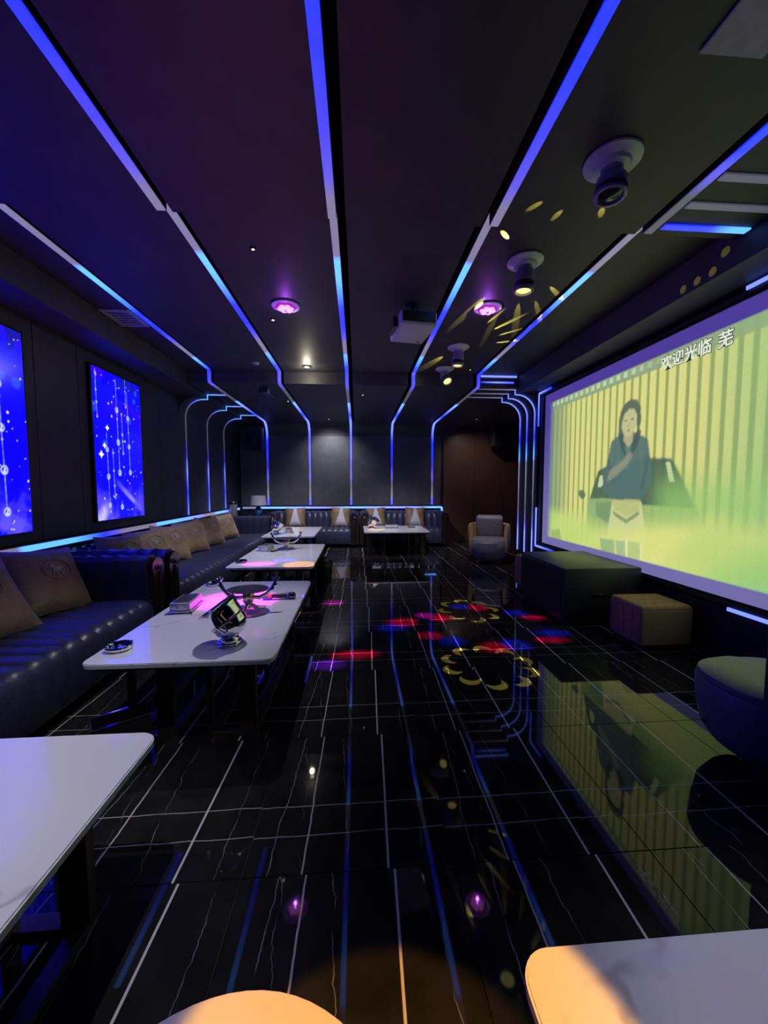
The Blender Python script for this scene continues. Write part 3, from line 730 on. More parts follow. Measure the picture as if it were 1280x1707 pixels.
# ------------------------------------------------------------------ things on the tables
TZ = .4905
def make_ashtray(label, loc, mat='chrome', group=None):
    t = thing('ashtray', label, 'ashtray', loc, 0, group)
    MB().lathe([(0, .0), (.055, 0), (.062, .006), (.064, .020), (.060, .026), (.054, .024), (.050, .010), (0, .008)], None, 28).build('dish', mat, t)
    for k in range(4):
        a = R(45 + 90 * k); MB().rbox(.056 * math.cos(a) - .008, .056 * math.cos(a) + .008, .056 * math.sin(a) - .008, .056 * math.sin(a) + .008, .022, .030, .003, 1).build('rest', mat, t)
    return t
make_ashtray('round chrome ashtray at the near left corner of the marble table with the bucket', (-1.245, 2.05, TZ))
make_ashtray('round chrome ashtray at the far left corner of the marble table with the bucket', (-1.235, 3.36, TZ))
make_ashtray('small dark ashtray on the magenta-lit marble table', (-1.30, 4.36, TZ), 'chrome_dark')
M['tissue_body'] = plain('tissue_box_silver', (.55, .54, .58), .25, .4, var=.05)
M['tissue_top'] = plain('tissue_box_dark_top', (.05, .05, .07), .15)
def make_tissue(label, loc, rz=0.):
    t = thing('tissue_box', label, 'tissue box', loc, rz)
    MB().rbox(-.065, .065, -.12, .12, .018, .072, .006, 2).build('body', 'tissue_body', t)
    MB().rbox(-.052, .052, -.105, .105, .070, .076, .003, 1).build('lid', 'tissue_top', t)
    MB().rbox(-.072, .072, -.127, .127, .010, .020, .003, 1).build('rim', 'chrome', t)
    for sx in (-1, 1):
        for sy in (-1, 1):
            mb = MB(); mb.tube([(sx * .06, sy * .115, .016), (sx * .070, sy * .126, .012), (sx * .080, sy * .136, .006), (sx * .088, sy * .142, .006)], [.007, .006, .005, .004], 8); mb.build('foot', 'chrome', t)
    for sy in (-1, 1):
        mb = MB(); mb.tube([(-.045 + .09 * k / 12, sy * .122, .045 + .012 * math.sin(k * 1.05)) for k in range(13)], .003, 6); mb.build('scroll', 'chrome', t)
    return t
tb = make_tissue('silver tissue box with dark lid on the marble table with the bucket', (-1.19, 2.72, TZ), R(3))
copy_tree(tb, 'silver tissue box on the magenta-lit marble table', (-1.22, 5.20, TZ), R(-8))
copy_tree(tb, 'silver tissue box on the farthest left marble table', (-1.26, 7.18, TZ), R(10))
copy_tree(tb, 'silver tissue box on the wide marble table', (.70, 7.80, TZ), R(90))
def make_bucket(label, loc, rz=0., tilt=36):
    t = thing('ice_bucket', label, 'ice bucket', loc, rz)
    MB().lathe([(0, 0), (.068, 0), (.070, .006), (.062, .012), (.058, .013), (.060, .019), (.050, .026), (.046, .027), (.044, .033), (.026, .038), (.020, .046), (.022, .060)], None, 32).build('base', 'chrome', t)
    m = Matrix.Translation((-.008, 0, .125)) @ Matrix.Rotation(R(-tilt), 4, 'Y') @ Matrix.Scale(1.22, 4)
    b = MB().lathe([(0, -.075), (.030, -.073), (.058, -.055), (.072, -.025), (.076, .0), (.079, .045), (.084, .075), (.092, .082), (.092, .086), (.084, .084), (.074, .045), (.070, 0), (.05, -.05), (0, -.065)], m, 36).build('bowl', 'chrome', t)
    MB().lathe([(.0775, .0), (.081, .003), (.081, .009), (.0785, .012)], m, 36).build('band', 'gold', b)
    for s in (-1, 1):
        mb = MB(); mb.tube([m @ Vector((0, s * .078, .04)), m @ Vector((0, s * .105, .045)), m @ Vector((0, s * .118, .01)), m @ Vector((0, s * .10, -.025)), m @ Vector((0, s * .070, -.03))], [.005, .006, .007, .006, .004], 8); mb.build('handle', 'chrome', t)
    return t
bk = make_bucket('tilted chrome ice bucket on a round foot, near end of the marble table', (-.69, 2.09, TZ), R(0))
copy_tree(bk, 'tilted chrome ice bucket on the farthest left marble table', (-1.46, 6.98, TZ), R(200))
copy_tree(bk, 'tilted chrome ice bucket in warm light on the wide marble table', (.29, 7.72, TZ), R(150))
def make_antler(label, loc, rz=0.):
    t = thing('antler_stand', label, 'table decoration', loc, rz)
    for a in (20, 140, 260):
        mb = MB(); mb.tube([(.015 * math.cos(R(a)), .015 * math.sin(R(a)), .05), (.05 * math.cos(R(a)), .05 * math.sin(R(a)), .025), (.09 * math.cos(R(a + 8)), .09 * math.sin(R(a + 8)), .016), (.125 * math.cos(R(a + 20)), .125 * math.sin(R(a + 20)), .010)], [.014, .014, .012, .006], 10); mb.build('foot', 'chrome', t)
    MB().lathe([(0, .03), (.022, .03), (.018, .05), (.038, .075), (.042, .11), (.030, .135), (.012, .145), (0, .146)], None, 20).build('body', 'gold', t)
    MB().lathe([(0, .148), (.10, .148), (.135, .153), (.137, .158), (.10, .157), (0, .155)], None, 36, 1., .85).build('plate', 'tissue_top', t)
    for s in (-1, 1):
        P = [(s * .03, 0, .10), (s * .08, -.01, .10), (s * .13, -.015, .125), (s * .165, -.01, .165), (s * .185, 0, .21), (s * .19, .005, .245)]
        mb = MB(); mb.tube(P, [.013, .015, .015, .013, .010, .006], 10); an = mb.build('antler', 'chrome', t)
        for i, d in ((3, (s * .035, 0, .03)), (4, (s * .03, .01, .025)), (4, (-s * .025, 0, .03))):
            mb = MB(); p = Vector(P[i]); mb.tube([p, p + Vector(d) * .6, p + Vector(d)], [.009, .007, .003], 8); mb.build('tine', 'chrome', an)
    mb = MB(); mb.lathe([(0, -.03), (.016, -.015), (.02, 0), (.012, .025), (0, .035)], Matrix.Translation((.02, -.05, .115)), 14); mb.build('head', 'gold', t)
    for s in (-1, 1):
        mb = MB(); mb.tube([(.02 + s * .012, -.05, .135), (.02 + s * .03, -.05, .155), (.02 + s * .035, -.05, .17)], [.006, .006, .002], 8); mb.build('ear', 'gold', t)
    return t
an = make_antler('chrome antler stand with dark oval plate on the marble table with the bucket', (-.74, 2.62, TZ), R(0))
copy_tree(an, 'chrome antler stand on the magenta-lit marble table', (-.95, 5.20, TZ), R(12))
t = thing('microphone', 'microphone with blue and orange rings lying on the marble table', 'microphone', (-.60, 2.90, TZ + .026), R(3))
my = Matrix.Rotation(R(90), 4, 'Y')
MB().lathe([(0, -.11), (.013, -.11), (.015, -.08), (.018, .05), (.020, .07)], my, 20).build('handle', 'black_plastic', t)
MB().lathe([(.0215, .066), (.024, .068), (.024, .082), (.0215, .084)], my, 20).build('ring', 'blue_plastic', t)
MB().lathe([(.0165, -.075), (.021, -.073), (.021, -.045), (.0175, -.043)], my, 20).build('ring', 'orange', t)
MB().lathe([(.019, .082), (.026, .092), (.027, .108), (.022, .125), (.011, .134), (0, .136)], my, 20).build('grille', 'chrome_dark', t)
MB().rbox(-.11, -.04, -.02, .02, -.026, -.006, .004, 1).build('cradle', 'blue_plastic', t)
def remote(label, loc, rz, mat):
    t = thing('remote_control', label, 'remote', loc, rz)
    MB().rbox(-.025, .025, -.08, .08, 0, .018, .006, 2).build('body', mat, t)
    for j in range(4):
        for i in range(2): MB().lathe([(.006, .0175), (.006, .0205), (0, .021)], Matrix.Translation((-.01 + .02 * i, -.045 + .03 * j, 0)), 8).build('button', 'vent', t)
    return t
remote('slim dark remote beside the tissue box on the magenta-lit table', (-1.08, 5.10, TZ), R(-25), 'black_plastic')
remote('black remote on the right end of the wide marble table', (1.13, 7.92, TZ), R(70), 'black_plastic')
make_ashtray('chrome ashtray beside the tilted bucket on the farthest left table', (-1.42, 6.74, TZ))

# ------------------------------------------------------------------ armchairs
def superr(a, n=3.): return 1. / ((abs(math.cos(a)) ** n + abs(math.sin(a)) ** n) ** (1. / n))
def make_chair(label, loc, rz, a0=38, a1=-218, k=1., hz=1., back=True):
    t = thing('armchair', label, 'armchair', loc, rz)
    # shell: U wall open to +y
    mb = MB(); v = []; f = []; n = 36; rows = [(.20, .315), (.28, .345), (.40, .358), (.56, .362), (.63, .355), (.65, .335), (.64, .305), (.50, .294), (.36, .290), (.24, .28)]
    for q in range(n + 1):
        a = R(a0 + (a1 - a0) * q / n); hs = 1.05 * hz
        for z, r in rows:
            s = superr(a) * k; v.append((r * s * math.cos(a), r * s * math.sin(a), z * (hs if z > .45 else 1)))
    m = len(rows)
    for q in range(n):
        for i in range(m): f.append((q * m + i, q * m + (i + 1) % m, (q + 1) * m + (i + 1) % m, (q + 1) * m + i))
    f.append(tuple(range(m))); f.append(tuple(n * m + i for i in range(m - 1, -1, -1)))
    mb.add(v, f, True); mb.build('shell', 'tan', t)
    # seat body
    mb = MB(); v = []; f = []; n = 40; rows = [(.06, .16), (.09, .24), (.16, .285), (.28, .305), (.385, .312), (.395, .306), (.402, .308), (.425, .300), (.44, .27), (.446, .18), (.448, .0)]
    for z, r in rows:
        for q in range(n):
            a = 2 * math.pi * q / n; s = superr(a, 2.6) * k * (1. if math.sin(a) > 0 else .93)
            yy = r * s * math.sin(a); v.append((r * s * math.cos(a) * 1.02, yy * (1.28 if yy > 0 else 1.), z))
    for i in range(len(rows) - 1):
        for q in range(n): f.append((i * n + q, i * n + (q + 1) % n, (i + 1) * n + (q + 1) % n, (i + 1) * n + q))
    f.append(tuple(range(n - 1, -1, -1))); mb.add(v, f, True); mb.build('seat', 'grey_leather', t)
    mb = MB(); mb.rbox(-.235, .235, -.075, .075, -.20, .20, .055, 4)
    if back: mb.build('back_cushion', 'grey_leather', t, (0, -.13, .635), (R(-18), 0, 0))
    MB().lathe([(0, 0), (.20 * k ** 2, 0), (.205 * k ** 2, .008), (.19 * k ** 2, .018), (.04, .026), (.035, .06), (.0, .062)], None, 36).build('swivel_base', 'chrome', t)
    MB().lathe([(0, 0), (.016, .0), (.014, .008), (0, .009)], Matrix.Translation((.06, .374 * k, .20)) @ Matrix.Rotation(R(-90), 4, 'X'), 12).build('badge', 'chrome', t)
    return t
make_chair('grey swivel armchair with tan shell beside the black pilaster', (2.33, 6.62, 0), R(157))
make_chair('grey round seat with tan side shell cut by the right picture edge', (2.01, 1.63, 0), R(88), 122, 290, .82, 1.2, False)

# ------------------------------------------------------------------ ottomans, sub cabinet
def make_ottoman(label, loc, rz, sx, sy, h):
    t = thing('ottoman', label, 'ottoman', loc, rz)
    mb = MB(); n = 4
    mb.rbox(-sx / 2, sx / 2, -sy / 2, sy / 2, .035, h - .02, .03, 4); mb.build('body', 'tan', t)
    mb = MB(); mb.rbox(-sx / 2 + .004, sx / 2 - .004, -sy / 2 + .004, sy / 2 - .004, h - .06, h, .03, 4); mb.build('top_pad', 'tan', t)
    for k in range(1, n):
        y = -sy / 2 + sy * k / n
        mb = MB(); mb.tube([(-sx / 2 + .001, y, .06), (-sx / 2 - .001, y, h - .06), (-sx / 2 + .02, y, h - .004), (0, y, h + .001), (sx / 2 - .02, y, h - .004)], .003, 6); mb.build('seam', 'tan', t)
    for a in (-1, 1):
        for b in (-1, 1): MB().lathe([(.018, 0), (.022, .04)], Matrix.Translation((a * (sx / 2 - .06), b * (sy / 2 - .06), 0)), 10).build('leg', 'black_plastic', t)
    return t
make_ottoman('tan cube ottoman in front of the screen', (2.51, 3.08, 0), R(0), .46, .40, .37)
make_ottoman('tan ottoman half hidden behind the black cabinet', (2.37, 4.80, 0), R(0), .48, .46, .43)
t = thing('speaker_cabinet', 'large black subwoofer cabinet standing under the screen', 'speaker', (2.37, 3.95, 0))
M['cab'] = plain('cabinet_textured', (.034, .034, .034), .42, scale=160, bmp=.25)
MB().rbox(-.41, .365, -.48, .49, .03, .56, .012, 2).build('body', 'cab', t)
MB().rbox(-.13, .02, -.486, -.478, .28, .31, .003, 1).build('handle_recess', 'black_plastic', t)
MB().rbox(-.418, -.409, -.44, .45, .07, .52, .003, 1).build('grille', 'black_plastic', t)
for a in (-.36, .31):
    for b in (-.42, .43): MB().lathe([(.03, 0), (.03, .031)], Matrix.Translation((a, b, 0)), 12).build('foot', 'black_plastic', t)
# wall speakers
def wall_speaker(label, loc, rz, s=1.):
    t = thing('wall_speaker', label, 'speaker', loc, rz)
    MB().rbox(-.18 * s, .18 * s, -.14, .14, -.28 * s, .28 * s, .012, 2).build('body', 'cab', t)
    MB().rbox(-.165 * s, .165 * s, -.150, -.139, -.265 * s, .265 * s, .004, 1).build('grille', 'black_plastic', t)
    MB().lathe([(0, 0), (.014, 0), (.012, .006), (0, .007)], Matrix.Translation((0, -.15, -.20 * s)) @ Matrix.Rotation(R(90), 4, 'X'), 12).build('badge', 'chrome', t)
    mb = MB(); mb.box(-.03, .03, .138, .30, -.03, .03); mb.build('bracket', 'black_plastic', t)
    return t
wall_speaker('black wall speaker in the far left corner above the lamp', (-2.32, 9.05, 2.42), R(0), .95)
wall_speaker('black wall speaker on the brown panels in the far right niche', (3.42, 9.02, 2.62), R(0), 1.2)
MB_ = MB
# corner table, lamp and canister
t = thing('corner_table', 'dark corner table between the long sofa and the back sofa', 'side table', (-2.42, 8.42, 0))
MB().rbox(-.33, .33, -.36, .36, .60, .64, .006, 2).build('tabletop', 'wood_dark', t)
for a in (-.28, .28):
    for b in (-.31, .31): MB().rbox(a - .02, a + .02, b - .02, b + .02, 0, .605, .004, 1).build('leg', 'wood_dark', t)
t = thing('table_lamp', 'unlit table lamp with grey drum shade and blue glass body', 'lamp', (-2.17, 8.62, .6405))
MB().lathe([(0, 0), (.06, 0), (.062, .012), (.03, .022), (.028, .04)], None, 24).build('foot', 'chrome', t)
MB().lathe([(.028, .04), (.055, .07), (.075, .12), (.078, .17), (.062, .225), (.03, .26), (.015, .275)], None, 24).build('body', 'glass_blue', t)
MB().lathe([(.008, .275), (.008, .36)], None, 10).build('stem', 'chrome', t)
MB().lathe([(.178, .29), (.160, .50), (.157, .50), (.174, .29)], None, 32).build('shade', 'shade', t)
t = thing('canister', 'steel bin with black swing lid in the far left corner', 'bin', (-2.62, 8.30, .6405))
MB().lathe([(0, 0), (.088, 0), (.092, .01), (.092, .33), (.085, .335)], None, 28).build('body', 'canister', t)
MB().lathe([(.094, .325), (.096, .34), (.088, .38), (.05, .41), (0, .415)], None, 28).build('lid', 'black_plastic', t)
# floor bin with bag
t = thing('waste_bin', 'round black waste bin with crumpled bag, right of the magenta-lit table', 'bin', (-.47, 5.42, 0))
MB().lathe([(0, 0), (.10, 0), (.104, .01), (.118, .30), (.114, .30), (.10, .02), (0, .02)], None, 28).build('body', 'black_plastic', t)
mb = MB(); rr = random.Random(3); v = []; f = []; n = 36
for i, (r0, z0) in enumerate([(.120, .22), (.124, .28), (.124, .31), (.105, .325), (.088, .30), (.08, .22)]):
    for k in range(n):
        a = 2 * math.pi * k / n; d = .010 * (rr.random() - .5) * (1 if i else 0); v.append(((r0 + d) * math.cos(a), (r0 + d) * math.sin(a), z0 + .022 * (rr.random() - .3) * (i > 1)))
for i in range(5):
    for k in range(n): f.append((i * n + k, i * n + (k + 1) % n, (i + 1) * n + (k + 1) % n, (i + 1) * n + k))
mb.add(v, f, False); M['bag'] = plain('bin_bag', (.03, .03, .035), .18, spec=.8); mb.build('bag', 'bag', t, fix=True)
# rectangular open bin
t = thing('waste_bin', 'open rectangular black bin with metal rim under the nearer marble tables', 'bin', (-1.125, 1.835, 0), R(37))
a, b, h = .115, .062, .25
mb = MB(); mb.box(-a, a, -b, b, 0, .008); mb.box(-a, a, -b, -b + .006, .008, h); mb.box(-a, a, b - .006, b, .008, h); mb.box(-a, -a + .006, -b + .006, b - .006, .008, h); mb.box(a - .006, a, -b + .006, b - .006, .008, h); mb.build('body', 'black_plastic', t)
mb = MB(); mb.box(-a - .002, a + .002, -b - .002, -b + .007, h, h + .006); mb.box(-a - .002, a + .002, b - .007, b + .002, h, h + .006); mb.box(-a - .002, -a + .007, -b + .007, b - .007, h, h + .006); mb.box(a - .007, a + .002, -b + .007, b - .007, h, h + .006); mb.build('rim', 'chrome', t)

# ------------------------------------------------------------------ lamps with patterned light
def spot(name, parent, loc, target, watt, deg, col, blend=.15, soft=.01):
    d = bpy.data.lights.new(name, 'SPOT'); d.energy = watt; d.spot_size = R(deg); d.spot_blend = blend; d.color = col; d.shadow_soft_size = soft
    o = bpy.data.objects.new(name, d); COL.objects.link(o); o.parent = parent
    o.location = loc
    wl = Vector(parent.location) + Vector(loc) if parent else Vector(loc)
    o.rotation_euler = (Vector(target) - wl).to_track_quat('-Z', 'Y').to_euler()
    return o
def gobo(name, parent, loc, blobs, watt, deg=150):
    """downward lamp whose light is cut into spots; blobs = [(floor x, floor y, height, rx, ry, colour, crescent dx, dy)]"""
    wl = Vector(parent.location) + Vector(loc)
    d = bpy.data.lights.new(name, 'SPOT'); d.energy = watt; d.spot_size = R(deg); d.spot_blend = .0; d.shadow_soft_size = .004
    d.use_nodes = True; nt = d.node_tree; em = nt.nodes['Emission']
    tc = nt.nodes.new('ShaderNodeTexCoord'); s = nt.nodes.new('ShaderNodeSeparateXYZ'); nt.links.new(tc.outputs['Normal'], s.inputs[0])
    px = math_node(nt, 'DIVIDE', s.outputs[0], s.outputs[2]); py = math_node(nt, 'DIVIDE', s.outputs[1], s.outputs[2])
    tot = None
    for b in blobs:
        X, Y, hz, rx, ry, col = b[:6]; dz = wl.z - hz
        cx, cy = -(X - wl.x) / dz, -(Y - wl.y) / dz
        def dist(ox, oy, sc=1.):
            ax = math_node(nt, 'DIVIDE', math_node(nt, 'SUBTRACT', px, cx - ox / dz), rx * sc / dz); ay = math_node(nt, 'DIVIDE', math_node(nt, 'SUBTRACT', py, cy - oy / dz), ry * sc / dz)
            return math_node(nt, 'SQRT', math_node(nt, 'ADD', math_node(nt, 'POWER', math_node(nt, 'ABSOLUTE', ax), 2.), math_node(nt, 'POWER', math_node(nt, 'ABSOLUTE', ay), 2.)))
        if len(b) > 6:
            m = maprange(nt, dist(0, 0), .85, 1., 1., 0.)
            m = math_node(nt, 'MULTIPLY', m, maprange(nt, dist(b[6], b[7], .95), .85, 1., 0., 1.))
        else: m = maprange(nt, dist(0, 0), .2, 1., 1., 0.)
        c = mixc(nt, m, (0., 0., 0.), col)
        if tot is None: tot = c
        else:
            ad = nt.nodes.new('ShaderNodeVectorMath'); ad.operation = 'ADD'; nt.links.new(tot, ad.inputs[0]); nt.links.new(c, ad.inputs[1]); tot = ad.outputs[0]
    nt.links.new(tot, em.inputs['Color']); em.inputs['Strength'].default_value = 1.
    o = bpy.data.objects.new(name, d); COL.objects.link(o); o.parent = parent; o.location = loc
    return o

# moving-head lamps on the right ceiling panel
M['lens_lit'] = emit('lens_yellow', (1.0, .85, .25), 1.6)
M['lens_off'] = plain('lens_dark', (.02, .02, .03), .05)
def moving_head(label, x, y, pan, tilt, lit, s=.85):
    t = thing('moving_head_lamp', label, 'stage light', (x, y, ZM if y > YS else ZN))
    MB().lathe([(0, -.001), (.125, -.001), (.130, -.006), (.128, -.014), (.10, -.022), (.085, -.030), (.080, -.045), (.0, -.05)], None, 40).build('flange', 'white_plastic', t)
    MB().lathe([(.050, -.045), (.050, -.075), (.042, -.085)], None, 24).build('yoke', 'lav_plastic', t)
    m = Matrix.Translation((0, 0, -.10)) @ Matrix.Rotation(R(pan), 4, 'Z') @ Matrix.Rotation(R(tilt), 4, 'Y') @ Matrix.Diagonal((1.05, 1.05, s, 1))
    hd = MB().lathe([(0, .055), (.035, .05), (.058, .035), (.066, .01), (.066, -.06), (.068, -.10), (.070, -.145), (.066, -.15), (.056, -.15), (.054, -.13), (0, -.13)], m, 30).build('head', 'lav_plastic', t)
    MB().lathe([(.0675, -.075), (.0695, -.078), (.0705, -.118), (.0695, -.121)], m, 30).build('collar', 'black_plastic', hd)
    MB().lathe([(.053, -.129), (.040, -.139), (.0, -.146)], m, 24).build('lens', 'lens_lit' if lit else 'lens_off', hd)
    return t, m @ Vector((0, 0, -.155))
Yl = (1., .86, .12)
h1, p1 = moving_head('large moving-head stage lamp on the near right ceiling, unlit', 1.25, 1.90, 20, 6, False, .5)
h2, p2 = moving_head('moving-head stage lamp with yellow lens between the strips, second from the camera', 1.25, 2.88, 0, 4, True)
h3, p3 = moving_head('moving-head stage lamp with yellow lens right of the projector, third from the camera', 1.22, 4.65, 0, 4, True)
h4, p4 = moving_head('moving-head stage lamp tilted with glowing lens, farthest from the camera', 1.25, 5.50, -70, -38, True)
def ring(cx, cy, rx, ry, n, sz, a0, col):
    out = []
    for k in range(n):
        a = R(a0 + 360 * k / n); c, s_ = math.cos(a), math.sin(a)
        out.append((cx + rx * c, cy + ry * s_, 0, sz, sz, col, -c * sz * .62 + s_ * .025, -s_ * sz * .62 - c * .025))
    return out
gobo('beam', h2, p2, ring(.98, 2.74, .29, .28, 10, .078, 10, (.8, .68, .12)), 1900, 80)
gobo('beam', h3, p3, ring(1.20, 4.02, .25, .31, 8, .085, 0, (.8, .68, .12)), 2000, 80)
# grazing yellow streaks on the ceiling panel, thrown by the tilted heads
zt = ZM - .001
def streak(lamp, tx, ty, wt, dg, drop=.07):
    d = Vector((tx - lamp.location.x, ty - lamp.location.y, 0)).normalized() * .16
    spot('beam', lamp, (d.x, d.y, -drop), (tx, ty, lamp.location.z - .002), wt * 22, dg, Yl, .4, .003)
for tx, ty, wt, dg in ((1.56, 3.75, 26, 5.), (1.70, 3.62, 22, 4.), (1.10, 3.62, 22, 7.), (1.70, 3.30, 16, 6.), (1.00, 2.62, 6, 9.), (1.40, 4.0, 26, 3.5)):
    streak(h2, tx, ty, wt, dg)
for tx, ty, wt, dg in ((1.52, 4.00, 30, 5.), (1.64, 4.20, 24, 5.), (1.70, 4.46, 18, 7.), (1.06, 5.14, 5, 16.), (1.36, 3.85, 18, 3.)):
    streak(h3, tx, ty, wt, dg)
for tx, ty in ((1.02, 2.22), (1.18, 2.28), (1.42, 2.24)): streak(h1, tx, ty, 1.6, 9., .10)
for ty, tz in ((2.50, 2.90), (2.59, 2.82), (2.71, 2.82), (2.83, 2.82)):
    spot('beam', h2, (.12, 0, -.26), (2.455, ty, tz), 45, 3.2, Yl, .3, .003)
# flower lights
M['petal'] = emit('magenta_petal', (1.0, .25, 1.0), 2.2)
M['petal_rim'] = emit('magenta_bowl', (.55, .02, .65), .6)
Rd, Bl, Mg = (1., .0, .06), (.01, .02, 1.), (1., .02, .75)
def flower_light(label, x, y):
    t = thing('flower_light', label, 'ceiling light', (x, y, ZM))
    MB().lathe([(.075, -.001), (.125, -.001), (.130, -.006), (.126, -.014), (.100, -.020), (.092, -.012), (.075, -.008)], None, 40).build('flange', 'white_plastic', t)
    MB().lathe([(.094, -.012), (.085, -.022), (.05, -.03), (0, -.032)], None, 32).build('bowl', 'petal_rim', t)
    for k in range(6):
        a = R(60 * k); MB().lathe([(.024, -.024), (.028, -.034), (.020, -.044), (0, -.048)], Matrix.Translation((.046 * math.cos(a), .046 * math.sin(a), 0)), 16).build('petal', 'petal', t)
    MB().lathe([(.016, -.028), (.014, -.05), (0, -.052)], None, 14).build('hub', 'chrome', t)
    d = bpy.data.lights.new('glow', 'POINT'); d.energy = 2.0; d.color = (.42, .09, 1.); d.shadow_soft_size = .012
    o = bpy.data.objects.new('glow', d); COL.objects.link(o); o.parent = t; o.location = (0, 0, -.085)
    return t
f1 = flower_light('magenta flower-shaped ceiling light on the left panel', -.65, 3.72)
f2 = flower_light('magenta flower-shaped ceiling light on the right panel', 1.225, 3.63)
gobo('beam', f1, (0, 0, -.06), [(.44, 3.70, 0, .20, .17, Rd), (.33, 3.55, 0, .20, .13, Bl), (-.02, 2.99, 0, .24, .12, Rd), (-.22, 2.83, 0, .20, .12, (.25, .02, 1.)), (-.28, 4.38, 0, .16, .13, Mg), (.66, 3.34, 0, .15, .13, Rd), (.82, 3.20, 0, .17, .15, Bl),
     (-.90, 2.90, .49, .34, .30, (1.6, .02, 1.5)), (-1.08, 4.26, .49, .22, .14, (.8, .012, .55)), (-.84, 4.46, .49, .16, .14, (.015, .01, .55))], 3600)
gobo('beam', f2, (0, 0, -.06), [(.85, 3.80, 0, .17, .15, Rd), (.70, 3.88, 0, .14, .12, Mg), (1.33, 4.10, 0, .15, .15, Rd), (1.14, 4.14, 0, .15, .13, Bl), (1.14, 3.05, 0, .17, .15, Rd), (1.34, 3.10, 0, .17, .16, Bl), (1.80, 3.74, 0, .16, .12, Rd), (1.68, 3.89, 0, .16, .14, Bl),
     (1.70, 3.17, 0, .20, .10, Rd), (1.78, 3.32, 0, .22, .13, Bl)], 3600)

# warm and white downlights
M['bulb'] = emit('downlight_bulb', (1.0, .93, .70), 5.)
def downlight(label, x, y, z, target, watt, deg, col, blend=.25, glow=0., r=.05):
    t = thing('downlight', label, 'ceiling light', (x, y, z))
    MB().lathe([(r * .72, -.001), (r, -.001), (r * 1.02, -.006), (r * .9, -.012), (r * .74, -.010)], None, 28).build('ring', 'black_plastic', t)
    MB().lathe([(r * .70, -.004), (r * .45, -.010), (0, -.012)], None, 20).build('bulb', 'bulb', t)
    if watt: spot('beam', t, (0, 0, -.03), target, watt, deg, col, blend, .012)
    if glow:
        d = bpy.data.lights.new('glow', 'POINT'); d.energy = glow; d.color = col; d.shadow_soft_size = .03
        o = bpy.data.objects.new('glow', d); COL.objects.link(o); o.parent = t; o.location = (0, 0, -.10)
    return t
WH = (.95, .91, 1.); WA = (1., .45, .05); WY = (1., .93, .68)
downlight('bright warm downlight in the middle of the ceiling, glowing', -.69, 5.54, ZM, (-.69, 5.6, 0), 25, 80, WY, .7, 5., .07)
downlight('dim wall-wash downlight close to the back wall', -.62, 8.72, ZF, (-.60, YB, 1.7), 70, 110, (.95, .95, 1.), 1., 0, .025)
downlight('small pin spot left of the middle strip aimed at the marble table with the bucket', -.72, 2.87, ZM, (-1.05, 2.6, .49), 110, 58, WH, 1., 0, .022)
pin2 = downlight('small pin spot behind the left flower light', -.83, 4.03, ZM, (-1.35, 5.0, .49), 190, 66, WH, 1., 0, .03)
downlight('added pin spot in an unlit disc above the farthest left table', -1.20, 6.95, ZF, (-1.5, 7.8, .49), 240, 92, WH, 1., 0, .025)  # ceiling disc is off; beam added to brighten the table and back sofa
pin4 = downlight('pin spot above the wide far table beside the middle strip', .10, 6.40, ZF, (.75, 8.1, .49), 260, 62, WH, 1., 0, .025)
downlight('pin spot above the nearest left table', -.75, .9, ZN, (-1.25, .95, .49), 120, 60, WH, 1., 0, .03)
downlight('pin spot above the bottom right table', .70, .3, ZN, (1.15, .25, .49), 60, 46, WH, .6, 0, .03)
downlight('warm pin spot above the round table', .10, -.25, ZN, (.07, .40, .49), 430, 18, WA, .18, 0, .03)
downlight('pin spot near the far armchair on the right panel', 1.62, 5.50, ZM, (2.40, 6.9, .5), 110, 56, WH, 1., 0, .018)
downlight('added dim warm downlight brightening the brown wall of the far right niche', 2.60, 8.30, 2.80, (2.9, YB, 1.0), 26, 110, (1., .8, .66), 1., 0, .02)  # no lit fitting here; lamp added to lift the dark wood panels
spot('beam', pin2, (0, 0, -.03), (-.63, 4.20, .49), 330, 8.5, WA, .12, .01)
spot('beam', pin4, (0, 0, -.03), (.38, 7.58, .49), 520, 8, WA, .12, .01)

# other ceiling fittings
t = thing('projector', 'white projector hanging from the middle ceiling panel', 'projector', (.52, 3.64, ZM), R(8))
MB().rbox(-.165, .165, -.22, .22, -.265, -.135, .02, 3).build('body', 'white_plastic', t)
MB().rbox(-.15, .15, -.226, -.216, -.235, -.145, .004, 1).build('rear_panel', 'black_plastic', t)
MB().lathe([(0, 0), (.035, 0), (.037, .012), (.03, .016), (.026, .006), (0, .004)], Matrix.Translation((.163, .10, -.20)) @ Matrix.Rotation(R(90), 4, 'Y'), 20).build('lens', 'lens_proj', t) if M.setdefault('lens_proj', emit('projector_lens', (.9, .95, 1.0), 3.)) else None
MB().lathe([(.018, -.137), (.018, -.03), (.07, -.02), (.07, -.001)], None, 16).build('mount', 'black_plastic', t)
MB().rbox(-.21, -.168, -.12, .10, -.25, -.16, .004, 1).build('side_box', 'black_plastic', t)
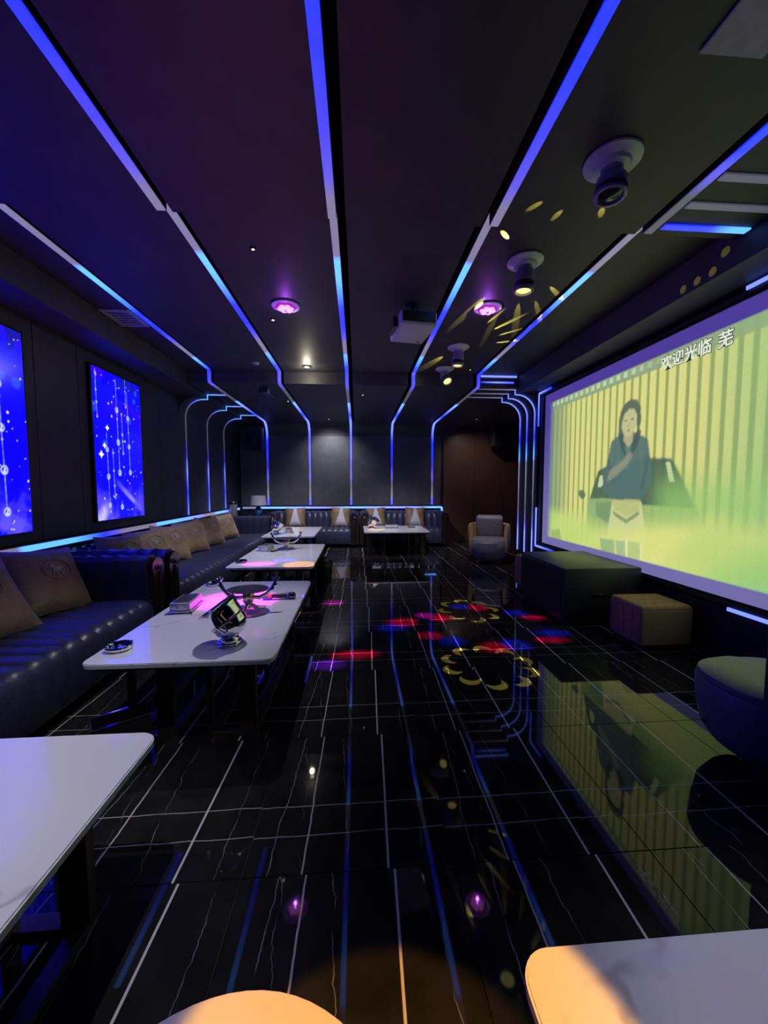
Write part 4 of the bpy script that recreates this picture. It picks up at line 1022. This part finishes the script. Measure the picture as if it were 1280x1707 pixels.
MB().lathe([(.012, -.264), (.012, -.270), (0, -.271)], Matrix.Translation((.10, .16, 0)), 10).build('foot', 'black_plastic', t)
def vent(label, x0, x1, y0, y1, z):
    t = thing('ceiling_vent', label, 'vent', ((x0 + x1) / 2, (y0 + y1) / 2, z)); a, b = (x1 - x0) / 2, (y1 - y0) / 2
    mb = MB(); mb.box(-a, a, -b, -b + .03, -.014, -.001); mb.box(-a, a, b - .03, b, -.014, -.001); mb.box(-a, -a + .03, -b + .03, b - .03, -.014, -.001); mb.box(a - .03, a, -b + .03, b - .03, -.014, -.001); mb.build('frame', 'vent', t)
    n = 6
    for k in range(n):
        y = -b + .03 + (2 * b - .06) * (k + .5) / n
        MB().box(-a + .03, a - .03, y - .014, y + .010, -.010, -.004).build('slat', 'vent', t)
    return t
vent('grey air vent beside the leftmost light strip', -2.42, -2.15, 3.90, 4.28, ZM)
t = thing('access_panel', 'plain ceiling access panel cut by the top right picture edge', 'hatch', (1.38, 1.12, ZN))
MB().rbox(-.125, .125, -.31, .31, -.012, -.001, .004, 1).build('lid', 'vent', t)
MB().lathe([(.012, -.011), (.012, -.015), (0, -.016)], Matrix.Translation((.09, 0, 0)), 10).build('latch', 'black_plastic', t)
t = thing('smoke_detector', 'small pale round detector on the left ceiling panel', 'detector', (-1.36, 5.42, ZM))
MB().lathe([(0, -.001), (.05, -.001), (.052, -.012), (.04, -.022), (0, -.025)], None, 24).build('body', 'white_plastic', t)
MB().lathe([(.01, -.023), (.008, -.029), (0, -.03)], None, 10).build('indicator', 'black_plastic', t)
t = thing('clamp_lamp', 'small black clamp lamp hanging at the left ceiling step', 'stage light', (-1.36, 6.05, ZF))
MB().rbox(-.10, .02, -.06, .06, -.09, -.02, .006, 1).build('body', 'black_plastic', t)
MB().rbox(.02, .04, -.05, .05, -.10, -.001, .004, 1).build('bracket', 'lav_plastic', t)
mb = MB(); mb.tube([(.03, 0, -.09), (.06, .05, -.12), (.10, .10, -.14)], .006, 6); mb.build('cable', 'blue_plastic', t)
